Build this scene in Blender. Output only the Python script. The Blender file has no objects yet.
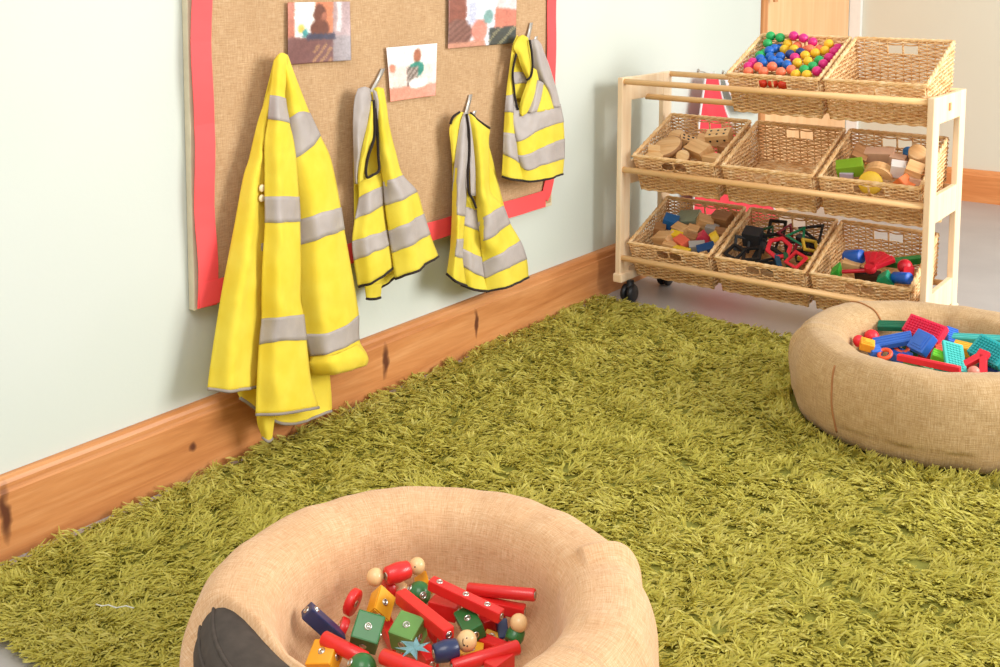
# Nursery corner: hi-vis clothes on a hessian notice board, basket trolley, shag rug, hessian covered tyres of toys.
# Metres. X = away from the hung wall, Y = along it, Z = up.
import bpy, bmesh, math, random
import numpy as np
from mathutils import Vector, Matrix, Euler, noise
random.seed(4); rng = np.random.default_rng(4)
PI = math.pi
D = {
'jacket': [{'n': 'back_panel', 'r': [[(0.045, 1.634, 0.885), (0.047, 1.65, 0.893), (0.045, 1.672, 0.887)], [(0.045, 1.597, 0.777), (0.045, 1.649, 0.772), (0.045, 1.709, 0.766)], [(0.045, 1.554, 0.627), (0.045, 1.661, 0.611), (0.045, 1.785, 0.593)], [(0.05, 1.513, 0.459), (0.05, 1.653, 0.43), (0.05, 1.794, 0.4)], [(0.055, 1.484, 0.312), (0.055, 1.63, 0.262), (0.055, 1.777, 0.235)], [(0.065, 1.494, 0.189), (0.065, 1.633, 0.112), (0.065, 1.779, 0.07)], [(0.07, 1.5, 0.16), (0.07, 1.628, 0.058), (0.07, 1.774, 0.041)]], 'c': 'yyyyyy', 'h': 'grey', 'f': (0.003, 3), 'e': None}, {'n': 'side_panel', 'r': [[(0.052, 1.625, 0.877), (0.055, 1.631, 0.877), (0.055, 1.642, 0.876)], [(0.055, 1.611, 0.827), (0.062, 1.612, 0.828), (0.06, 1.622, 0.827)], [(0.058, 1.574, 0.756), (0.072, 1.582, 0.756), (0.065, 1.605, 0.753)], [(0.06, 1.545, 0.676), (0.08, 1.556, 0.675), (0.062, 1.597, 0.667)], [(0.062, 1.526, 0.636), (0.085, 1.54, 0.634), (0.062, 1.596, 0.623)], [(0.065, 1.493, 0.522), (0.095, 1.515, 0.52), (0.062, 1.594, 0.5)], [(0.07, 1.463, 0.429), (0.105, 1.485, 0.428), (0.065, 1.583, 0.399)], [(0.075, 1.442, 0.362), (0.11, 1.466, 0.36), (0.068, 1.573, 0.325)], [(0.08, 1.417, 0.27), (0.115, 1.446, 0.267), (0.07, 1.558, 0.232)], [(0.085, 1.402, 0.214), (0.12, 1.438, 0.206), (0.075, 1.541, 0.173)]], 'c': 'yyyyyyyyy', 'h': 'grey', 'f': (0.004, 2), 'e': None}, {'n': 'front_panel', 'r': [[(0.066, 1.615, 0.887), (0.072, 1.629, 0.902), (0.066, 1.655, 0.896)], [(0.072, 1.602, 0.844), (0.085, 1.612, 0.844), (0.074, 1.642, 0.841)], [(0.076, 1.593, 0.812), (0.09, 1.604, 0.81), (0.078, 1.635, 0.801)], [(0.08, 1.583, 0.761), (0.1, 1.596, 0.758), (0.082, 1.643, 0.746)], [(0.084, 1.569, 0.715), (0.106, 1.59, 0.715), (0.086, 1.651, 0.705)], [(0.086, 1.566, 0.663), (0.112, 1.587, 0.663), (0.088, 1.657, 0.651)], [(0.09, 1.561, 0.595), (0.118, 1.586, 0.595), (0.09, 1.66, 0.579)], [(0.093, 1.558, 0.539), (0.12, 1.583, 0.538), (0.093, 1.66, 0.523)], [(0.098, 1.544, 0.445), (0.128, 1.574, 0.443), (0.098, 1.656, 0.421)], [(0.1, 1.539, 0.373), (0.132, 1.566, 0.375), (0.1, 1.652, 0.351)], [(0.1, 1.538, 0.332), (0.134, 1.566, 0.336), (0.1, 1.66, 0.311)], [(0.103, 1.527, 0.278), (0.136, 1.563, 0.283), (0.103, 1.665, 0.251)], [(0.106, 1.516, 0.19), (0.138, 1.562, 0.192), (0.106, 1.675, 0.157)], [(0.108, 1.51, 0.128), (0.14, 1.565, 0.121), (0.108, 1.696, 0.084)]], 'c': 'yysyyysyyysyy', 'h': 'grey', 'f': (0.003, 2), 'e': None}, {'n': 'sleeve', 'r': [[(0.06, 1.641, 0.89), (0.064, 1.649, 0.896), (0.058, 1.663, 0.894)], [(0.062, 1.641, 0.85), (0.078, 1.647, 0.85), (0.06, 1.682, 0.847)], [(0.064, 1.643, 0.747), (0.088, 1.666, 0.769), (0.062, 1.723, 0.759)], [(0.066, 1.646, 0.655), (0.092, 1.688, 0.681), (0.064, 1.753, 0.704)], [(0.068, 1.655, 0.615), (0.1, 1.701, 0.623), (0.066, 1.785, 0.643)], [(0.07, 1.669, 0.52), (0.108, 1.71, 0.536), (0.07, 1.811, 0.527)], [(0.072, 1.67, 0.462), (0.11, 1.717, 0.479), (0.072, 1.82, 0.472)], [(0.075, 1.668, 0.372), (0.118, 1.717, 0.371), (0.075, 1.848, 0.334)], [(0.078, 1.676, 0.301), (0.122, 1.722, 0.298), (0.078, 1.855, 0.286)], [(0.08, 1.68, 0.256), (0.124, 1.732, 0.258), (0.08, 1.858, 0.256)], [(0.082, 1.696, 0.2), (0.126, 1.729, 0.21), (0.084, 1.855, 0.196)], [(0.084, 1.69, 0.179), (0.13, 1.731, 0.182), (0.088, 1.878, 0.153)], [(0.086, 1.697, 0.158), (0.128, 1.739, 0.158), (0.09, 1.874, 0.128)]], 'c': 'yysyysyyysyy', 'h': None, 'f': (0.004, 2), 'e': None}, {'n': 'sleeve_cuff', 'r': [[(0.09, 1.694, 0.2), (0.136, 1.719, 0.208), (0.095, 1.84, 0.192)], [(0.095, 1.68, 0.189), (0.145, 1.716, 0.194), (0.1, 1.867, 0.156)], [(0.09, 1.691, 0.166), (0.142, 1.725, 0.17), (0.098, 1.867, 0.135)], [(0.08, 1.716, 0.149), (0.13, 1.737, 0.157), (0.09, 1.858, 0.129)]], 'c': 'yyy', 'h': None, 'f': (0.002, 1), 'e': None}, {'n': 'tail', 'r': [[(0.085, 1.531, 0.122), (0.098, 1.548, 0.115), (0.085, 1.585, 0.097)], [(0.085, 1.535, 0.093), (0.1, 1.546, 0.089), (0.085, 1.58, 0.071)], [(0.085, 1.547, 0.06), (0.09, 1.556, 0.049), (0.085, 1.574, 0.048)]], 'c': 'yy', 'h': 'grey', 'f': (0.001, 1), 'e': None}, {'n': 'inner_band', 'r': [[(0.07, 1.555, 0.491), (0.074, 1.563, 0.49), (0.07, 1.58, 0.486)], [(0.07, 1.554, 0.438), (0.074, 1.562, 0.437), (0.07, 1.579, 0.432)]], 'c': 's', 'h': None, 'f': (0, 1), 'e': None}],
'jacket_buttons': [(0.082, 1.56, 0.613), (0.082, 1.559, 0.591)],
'vest_b': [{'n': 'back_panel', 'r': [[(0.045, 1.906, 0.791), (0.045, 1.948, 0.788), (0.045, 1.987, 0.785)], [(0.045, 1.884, 0.725), (0.045, 1.947, 0.719), (0.045, 2.005, 0.713)], [(0.046, 1.881, 0.579), (0.046, 1.959, 0.568), (0.046, 2.055, 0.553)], [(0.05, 1.879, 0.432), (0.05, 1.96, 0.416), (0.05, 2.104, 0.41)], [(0.055, 1.89, 0.356), (0.055, 1.961, 0.328), (0.055, 2.114, 0.334)], [(0.056, 1.906, 0.317), (0.058, 1.951, 0.297), (0.056, 2.027, 0.311)]], 'c': 'yyyyy', 'h': 'black', 'f': (0.003, 2), 'e': None}, {'n': 'tail', 'r': [[(0.06, 1.9, 0.322), (0.066, 1.924, 0.315), (0.06, 1.963, 0.308)], [(0.06, 1.905, 0.282), (0.068, 1.922, 0.277), (0.06, 1.957, 0.272)]], 'c': 'y', 'h': 'black', 'f': (0.001, 1), 'e': None}, {'n': 'inner_panel', 'r': [[(0.062, 1.875, 0.601), (0.07, 1.912, 0.587), (0.066, 1.963, 0.589)], [(0.064, 1.878, 0.538), (0.082, 1.902, 0.553), (0.07, 1.958, 0.556)], [(0.066, 1.862, 0.488), (0.088, 1.892, 0.502), (0.072, 1.959, 0.509)], [(0.068, 1.85, 0.437), (0.094, 1.882, 0.448), (0.075, 1.966, 0.445)], [(0.07, 1.853, 0.39), (0.098, 1.884, 0.405), (0.078, 1.977, 0.405)], [(0.072, 1.865, 0.322), (0.1, 1.895, 0.335), (0.08, 1.984, 0.346)]], 'c': 'ysysy', 'h': 'black', 'f': (0.003, 2), 'e': None}, {'n': 'shoulder_strip', 'r': [[(0.058, 1.885, 0.802), (0.064, 1.9, 0.806), (0.062, 1.922, 0.8)], [(0.06, 1.871, 0.778), (0.07, 1.89, 0.78), (0.064, 1.926, 0.769)], [(0.062, 1.863, 0.731), (0.074, 1.878, 0.731), (0.066, 1.912, 0.724)], [(0.064, 1.861, 0.688), (0.076, 1.869, 0.688), (0.068, 1.895, 0.682)], [(0.066, 1.861, 0.633), (0.076, 1.861, 0.634), (0.07, 1.876, 0.629)], [(0.068, 1.862, 0.575), (0.074, 1.861, 0.576), (0.07, 1.87, 0.574)]], 'c': 'sssss', 'h': None, 'f': (0.001, 1), 'e': None}, {'n': 'front_strip', 'r': [[(0.066, 1.923, 0.769), (0.068, 1.924, 0.769), (0.066, 1.929, 0.769)], [(0.068, 1.91, 0.724), (0.074, 1.913, 0.725), (0.068, 1.93, 0.722)], [(0.07, 1.893, 0.683), (0.08, 1.899, 0.683), (0.07, 1.925, 0.681)], [(0.072, 1.874, 0.629), (0.084, 1.875, 0.633), (0.072, 1.9, 0.632)], [(0.072, 1.866, 0.574), (0.084, 1.869, 0.58), (0.072, 1.898, 0.582)]], 'c': 'yyyy', 'h': None, 'f': (0.001, 1), 'e': None}, {'n': 'front_panel', 'r': [[(0.062, 1.935, 0.799), (0.07, 1.942, 0.802), (0.062, 1.971, 0.796)], [(0.066, 1.936, 0.751), (0.082, 1.94, 0.754), (0.066, 1.977, 0.752)], [(0.07, 1.938, 0.702), (0.09, 1.938, 0.704), (0.068, 1.985, 0.697)], [(0.073, 1.94, 0.635), (0.098, 1.943, 0.643), (0.07, 2.005, 0.634)], [(0.076, 1.952, 0.567), (0.104, 1.957, 0.577), (0.072, 2.028, 0.573)], [(0.08, 1.954, 0.509), (0.108, 1.982, 0.521), (0.074, 2.081, 0.522)], [(0.083, 1.963, 0.444), (0.112, 1.992, 0.461), (0.077, 2.103, 0.462)], [(0.086, 1.971, 0.387), (0.116, 2.006, 0.403), (0.08, 2.125, 0.404)], [(0.09, 1.978, 0.32), (0.12, 2.023, 0.335), (0.082, 2.157, 0.339)]], 'c': 'yyyysysy', 'h': 'black', 'f': (0.003, 2), 'e': None}, {'n': 'collar', 'r': [[(0.07, 1.923, 0.799), (0.074, 1.926, 0.796), (0.072, 1.935, 0.791)], [(0.07, 1.931, 0.752), (0.078, 1.932, 0.76), (0.074, 1.941, 0.763)], [(0.072, 1.935, 0.717), (0.076, 1.934, 0.72), (0.074, 1.939, 0.722)]], 'c': 'ss', 'h': None, 'f': (0, 1), 'e': None}],
'vest_b_trim': [[(0.07, 1.926, 0.772), (0.074, 1.925, 0.728), (0.076, 1.922, 0.682), (0.08, 1.897, 0.642), (0.08, 1.888, 0.611), (0.082, 1.889, 0.589), (0.084, 1.908, 0.592), (0.084, 1.929, 0.601), (0.08, 1.931, 0.637), (0.076, 1.932, 0.703), (0.072, 1.93, 0.752)]],
'vest_c': [{'n': 'back_panel', 'r': [[(0.045, 2.272, 0.685), (0.045, 2.328, 0.688), (0.045, 2.382, 0.663)], [(0.045, 2.259, 0.605), (0.045, 2.338, 0.595), (0.045, 2.429, 0.584)], [(0.047, 2.261, 0.468), (0.047, 2.358, 0.452), (0.047, 2.489, 0.425)], [(0.05, 2.244, 0.32), (0.05, 2.377, 0.293), (0.05, 2.546, 0.288)], [(0.055, 2.234, 0.265), (0.055, 2.371, 0.211), (0.055, 2.565, 0.192)]], 'c': 'yyyy', 'h': None, 'f': (0.003, 2), 'e': None}, {'n': 'side_panel', 'r': [[(0.058, 2.384, 0.619), (0.062, 2.393, 0.613), (0.058, 2.407, 0.602)], [(0.06, 2.382, 0.557), (0.068, 2.385, 0.558), (0.06, 2.407, 0.553)], [(0.064, 2.368, 0.492), (0.074, 2.391, 0.501), (0.064, 2.435, 0.499)], [(0.068, 2.358, 0.393), (0.082, 2.39, 0.415), (0.068, 2.459, 0.422)]], 'c': 'yyy', 'h': None, 'f': (0.001, 1), 'e': None}, {'n': 'inner_panel', 'r': [[(0.062, 2.281, 0.494), (0.066, 2.311, 0.484), (0.066, 2.351, 0.467)], [(0.064, 2.274, 0.454), (0.07, 2.306, 0.441), (0.07, 2.351, 0.423)], [(0.066, 2.272, 0.403), (0.078, 2.3, 0.388), (0.076, 2.348, 0.368)], [(0.068, 2.265, 0.341), (0.084, 2.293, 0.321), (0.082, 2.35, 0.295)], [(0.07, 2.263, 0.294), (0.09, 2.29, 0.269), (0.088, 2.351, 0.239)], [(0.072, 2.264, 0.237), (0.094, 2.294, 0.22), (0.092, 2.364, 0.199)]], 'c': 'ysysy', 'h': 'black', 'f': (0.003, 2), 'e': None}, {'n': 'front_strip', 'r': [[(0.058, 2.275, 0.708), (0.06, 2.283, 0.707), (0.06, 2.293, 0.704)], [(0.06, 2.232, 0.675), (0.068, 2.243, 0.677), (0.066, 2.267, 0.671)], [(0.062, 2.232, 0.626), (0.07, 2.237, 0.627), (0.068, 2.254, 0.624)], [(0.064, 2.238, 0.572), (0.066, 2.24, 0.572), (0.066, 2.244, 0.571)]], 'c': 'yyy', 'h': None, 'f': (0, 1), 'e': None}, {'n': 'front_panel', 'r': [[(0.064, 2.286, 0.705), (0.066, 2.289, 0.704), (0.066, 2.294, 0.699)], [(0.068, 2.263, 0.672), (0.076, 2.272, 0.672), (0.07, 2.296, 0.669)], [(0.07, 2.243, 0.593), (0.086, 2.251, 0.594), (0.074, 2.294, 0.587)], [(0.072, 2.228, 0.506), (0.092, 2.231, 0.506), (0.076, 2.281, 0.493)], [(0.074, 2.223, 0.442), (0.096, 2.221, 0.44), (0.078, 2.273, 0.425)], [(0.076, 2.216, 0.379), (0.1, 2.212, 0.378), (0.08, 2.263, 0.366)], [(0.078, 2.208, 0.337), (0.102, 2.206, 0.331), (0.082, 2.258, 0.313)], [(0.08, 2.193, 0.284), (0.106, 2.196, 0.268), (0.084, 2.273, 0.234)]], 'c': 'ssssysy', 'h': 'black', 'f': (0.002, 1), 'e': None}, {'n': 'front_panel', 'r': [[(0.066, 2.302, 0.7), (0.072, 2.312, 0.7), (0.066, 2.342, 0.68)], [(0.07, 2.306, 0.665), (0.084, 2.323, 0.667), (0.068, 2.394, 0.651)], [(0.072, 2.312, 0.63), (0.09, 2.324, 0.632), (0.07, 2.39, 0.621)], [(0.076, 2.319, 0.548), (0.1, 2.32, 0.553), (0.074, 2.386, 0.547)], [(0.078, 2.321, 0.475), (0.106, 2.317, 0.48), (0.078, 2.388, 0.474)], [(0.08, 2.329, 0.398), (0.11, 2.338, 0.425), (0.08, 2.444, 0.426)], [(0.083, 2.337, 0.344), (0.114, 2.333, 0.356), (0.083, 2.475, 0.37)], [(0.086, 2.34, 0.285), (0.118, 2.38, 0.308), (0.086, 2.52, 0.312)], [(0.088, 2.347, 0.238), (0.12, 2.392, 0.258), (0.088, 2.551, 0.251)], [(0.09, 2.353, 0.2), (0.122, 2.408, 0.206), (0.09, 2.559, 0.195)]], 'c': 'yyyyysysy', 'h': 'black', 'f': (0.002, 2), 'e': None}, {'n': 'front_edge_strip', 'r': [[(0.071, 2.289, 0.699), (0.072, 2.293, 0.699), (0.071, 2.3, 0.696)], [(0.078, 2.29, 0.634), (0.081, 2.294, 0.634), (0.08, 2.304, 0.633)], [(0.082, 2.29, 0.564), (0.085, 2.297, 0.563), (0.084, 2.31, 0.561)], [(0.084, 2.293, 0.479), (0.087, 2.299, 0.478), (0.086, 2.312, 0.476)]], 'c': 'sss', 'h': None, 'f': (0, 1), 'e': None}],
'vest_c_trim': [[(0.07, 2.307, 0.704), (0.074, 2.318, 0.693), (0.075, 2.334, 0.681), (0.075, 2.362, 0.666), (0.07, 2.394, 0.652)], [(0.075, 2.284, 0.703), (0.08, 2.288, 0.659), (0.083, 2.287, 0.605), (0.085, 2.278, 0.538), (0.086, 2.281, 0.492), (0.087, 2.298, 0.467), (0.088, 2.31, 0.443)], [(0.06, 2.273, 0.708), (0.063, 2.241, 0.698), (0.062, 2.231, 0.68)]],
'vest_d': [{'n': 'back_panel', 'r': [[(0.045, 2.542, 0.876), (0.046, 2.606, 0.884), (0.045, 2.68, 0.869)], [(0.045, 2.518, 0.796), (0.045, 2.624, 0.789), (0.045, 2.729, 0.788)], [(0.046, 2.503, 0.731), (0.046, 2.623, 0.721), (0.046, 2.767, 0.712)], [(0.048, 2.491, 0.628), (0.048, 2.621, 0.614), (0.048, 2.794, 0.601)], [(0.05, 2.485, 0.514), (0.05, 2.62, 0.482), (0.05, 2.793, 0.482)]], 'c': 'ysyy', 'h': None, 'f': (0.002, 2), 'e': None}, {'n': 'lining', 'r': [[(0.054, 2.535, 0.856), (0.056, 2.547, 0.847), (0.056, 2.572, 0.831)], [(0.055, 2.522, 0.799), (0.058, 2.55, 0.798), (0.058, 2.59, 0.789)], [(0.056, 2.528, 0.764), (0.06, 2.557, 0.765), (0.06, 2.597, 0.759)], [(0.057, 2.532, 0.724), (0.06, 2.548, 0.72), (0.06, 2.568, 0.715)]], 'c': 'ysy', 'h': None, 'f': (0, 1), 'e': None}, {'n': 'front_strip', 'r': [[(0.056, 2.541, 0.905), (0.058, 2.546, 0.899), (0.056, 2.556, 0.896)], [(0.058, 2.517, 0.874), (0.062, 2.524, 0.871), (0.06, 2.539, 0.865)], [(0.06, 2.497, 0.8), (0.066, 2.498, 0.799), (0.064, 2.51, 0.795)], [(0.062, 2.481, 0.735), (0.07, 2.489, 0.737), (0.068, 2.514, 0.743)], [(0.064, 2.473, 0.689), (0.076, 2.479, 0.689), (0.072, 2.509, 0.683)], [(0.066, 2.465, 0.632), (0.08, 2.472, 0.631), (0.078, 2.504, 0.624)], [(0.068, 2.459, 0.571), (0.088, 2.471, 0.56), (0.086, 2.523, 0.535)], [(0.07, 2.451, 0.508), (0.092, 2.471, 0.499), (0.09, 2.553, 0.482)]], 'c': 'yyysysy', 'h': 'black', 'f': (0.001, 1), 'e': None}, {'n': 'lower_panel', 'r': [[(0.074, 2.501, 0.71), (0.08, 2.53, 0.685), (0.084, 2.584, 0.695), (0.082, 2.66, 0.696), (0.07, 2.748, 0.688)], [(0.076, 2.496, 0.653), (0.088, 2.509, 0.641), (0.096, 2.578, 0.664), (0.094, 2.648, 0.672), (0.074, 2.752, 0.66)], [(0.078, 2.504, 0.604), (0.092, 2.514, 0.605), (0.102, 2.58, 0.625), (0.098, 2.653, 0.633), (0.076, 2.758, 0.632)], [(0.08, 2.506, 0.566), (0.096, 2.519, 0.563), (0.106, 2.585, 0.573), (0.102, 2.653, 0.582), (0.078, 2.761, 0.581)], [(0.083, 2.517, 0.537), (0.1, 2.533, 0.517), (0.11, 2.595, 0.524), (0.106, 2.659, 0.525), (0.08, 2.758, 0.519)], [(0.088, 2.516, 0.49), (0.102, 2.541, 0.484), (0.114, 2.6, 0.481), (0.108, 2.662, 0.48), (0.082, 2.749, 0.473)]], 'c': 'ssysy', 'h': 'black', 'f': (0.002, 2), 'e': None}, {'n': 'shoulder_strap', 'r': [[(0.062, 2.538, 0.899), (0.068, 2.554, 0.905), (0.064, 2.585, 0.895)], [(0.066, 2.511, 0.872), (0.076, 2.533, 0.874), (0.068, 2.585, 0.877)], [(0.07, 2.525, 0.846), (0.082, 2.54, 0.846), (0.072, 2.59, 0.84)], [(0.072, 2.54, 0.814), (0.086, 2.55, 0.811), (0.076, 2.589, 0.805)], [(0.074, 2.567, 0.777), (0.084, 2.568, 0.775), (0.078, 2.592, 0.773)]], 'c': 'yyyy', 'h': None, 'f': (0.001, 1), 'e': None}, {'n': 'front_strap', 'r': [[(0.078, 2.586, 0.814), (0.084, 2.588, 0.808), (0.08, 2.607, 0.801)], [(0.08, 2.559, 0.769), (0.09, 2.57, 0.766), (0.084, 2.612, 0.76)], [(0.08, 2.529, 0.72), (0.094, 2.535, 0.717), (0.088, 2.578, 0.707)], [(0.08, 2.52, 0.686), (0.092, 2.518, 0.675), (0.09, 2.541, 0.679)]], 'c': 'yyy', 'h': None, 'f': (0, 1), 'e': None}, {'n': 'silver_strap', 'r': [[(0.086, 2.603, 0.772), (0.092, 2.608, 0.769), (0.088, 2.632, 0.761)], [(0.088, 2.578, 0.728), (0.098, 2.584, 0.725), (0.092, 2.613, 0.719)], [(0.09, 2.551, 0.684), (0.1, 2.556, 0.681), (0.096, 2.587, 0.683)]], 'c': 'ss', 'h': None, 'f': (0, 1), 'e': None}, {'n': 'yellow_patch', 'r': [[(0.08, 2.635, 0.77), (0.084, 2.64, 0.769), (0.08, 2.656, 0.765)], [(0.085, 2.608, 0.722), (0.094, 2.626, 0.724), (0.084, 2.678, 0.716)], [(0.088, 2.584, 0.68), (0.098, 2.621, 0.68), (0.086, 2.691, 0.679)]], 'c': 'yy', 'h': None, 'f': (0, 1), 'e': None}, {'n': 'shoulder_strip', 'r': [[(0.062, 2.601, 0.888), (0.07, 2.617, 0.891), (0.058, 2.662, 0.873)], [(0.066, 2.603, 0.847), (0.082, 2.616, 0.85), (0.062, 2.677, 0.84)], [(0.07, 2.603, 0.815), (0.09, 2.62, 0.815), (0.066, 2.692, 0.81)], [(0.076, 2.631, 0.764), (0.094, 2.641, 0.764), (0.068, 2.72, 0.754)], [(0.08, 2.662, 0.732), (0.092, 2.674, 0.729), (0.07, 2.734, 0.719)], [(0.084, 2.686, 0.685), (0.09, 2.699, 0.684), (0.072, 2.748, 0.678)]], 'c': 'sssss', 'h': None, 'f': (0, 1), 'e': None}],
'vest_d_trim': [[(0.07, 2.518, 0.852), (0.072, 2.499, 0.802), (0.076, 2.5, 0.756), (0.08, 2.502, 0.722), (0.082, 2.512, 0.693)], [(0.075, 2.577, 0.89), (0.082, 2.578, 0.855), (0.086, 2.577, 0.815), (0.09, 2.564, 0.787), (0.088, 2.547, 0.776)]],
'hooks': [((0.03, 1.671, 0.889), (0.035, 1.649, 0.875)), ((0.03, 2.008, 0.837), (0.03, 1.96, 0.786)), ((0.03, 2.363, 0.742), (0.03, 2.338, 0.697)), ((0.03, 2.654, 0.932), (0.03, 2.631, 0.889))],
'photos': [[(0.034, 1.689, 1.011), (0.034, 1.889, 1.01), (0.034, 1.885, 0.869), (0.034, 1.686, 0.87)], [(0.034, 2.015, 0.893), (0.034, 2.215, 0.895), (0.034, 2.2, 0.757), (0.034, 2.029, 0.755)], [(0.034, 2.261, 1.022), (0.034, 2.576, 1.051), (0.034, 2.562, 0.88), (0.034, 2.258, 0.878)]],
'knots': [(0.991, 0.09, 0.012, 0.06), (2.012, 0.085, 0.012, 0.05), (2.393, 0.085, 0.01, 0.045), (1.414, 0.07, 0.012, 0.012)],
'thread': [(0.327, 0.978, 0.034), (0.34, 0.981, 0.034), (0.345, 0.989, 0.034), (0.363, 0.992, 0.034), (0.371, 1.005, 0.034), (0.387, 1.009, 0.034)],
'seam_y': 1.612,
'ring1': (0.918, 1.117),
'ring2': (1.206, 2.675),
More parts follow.
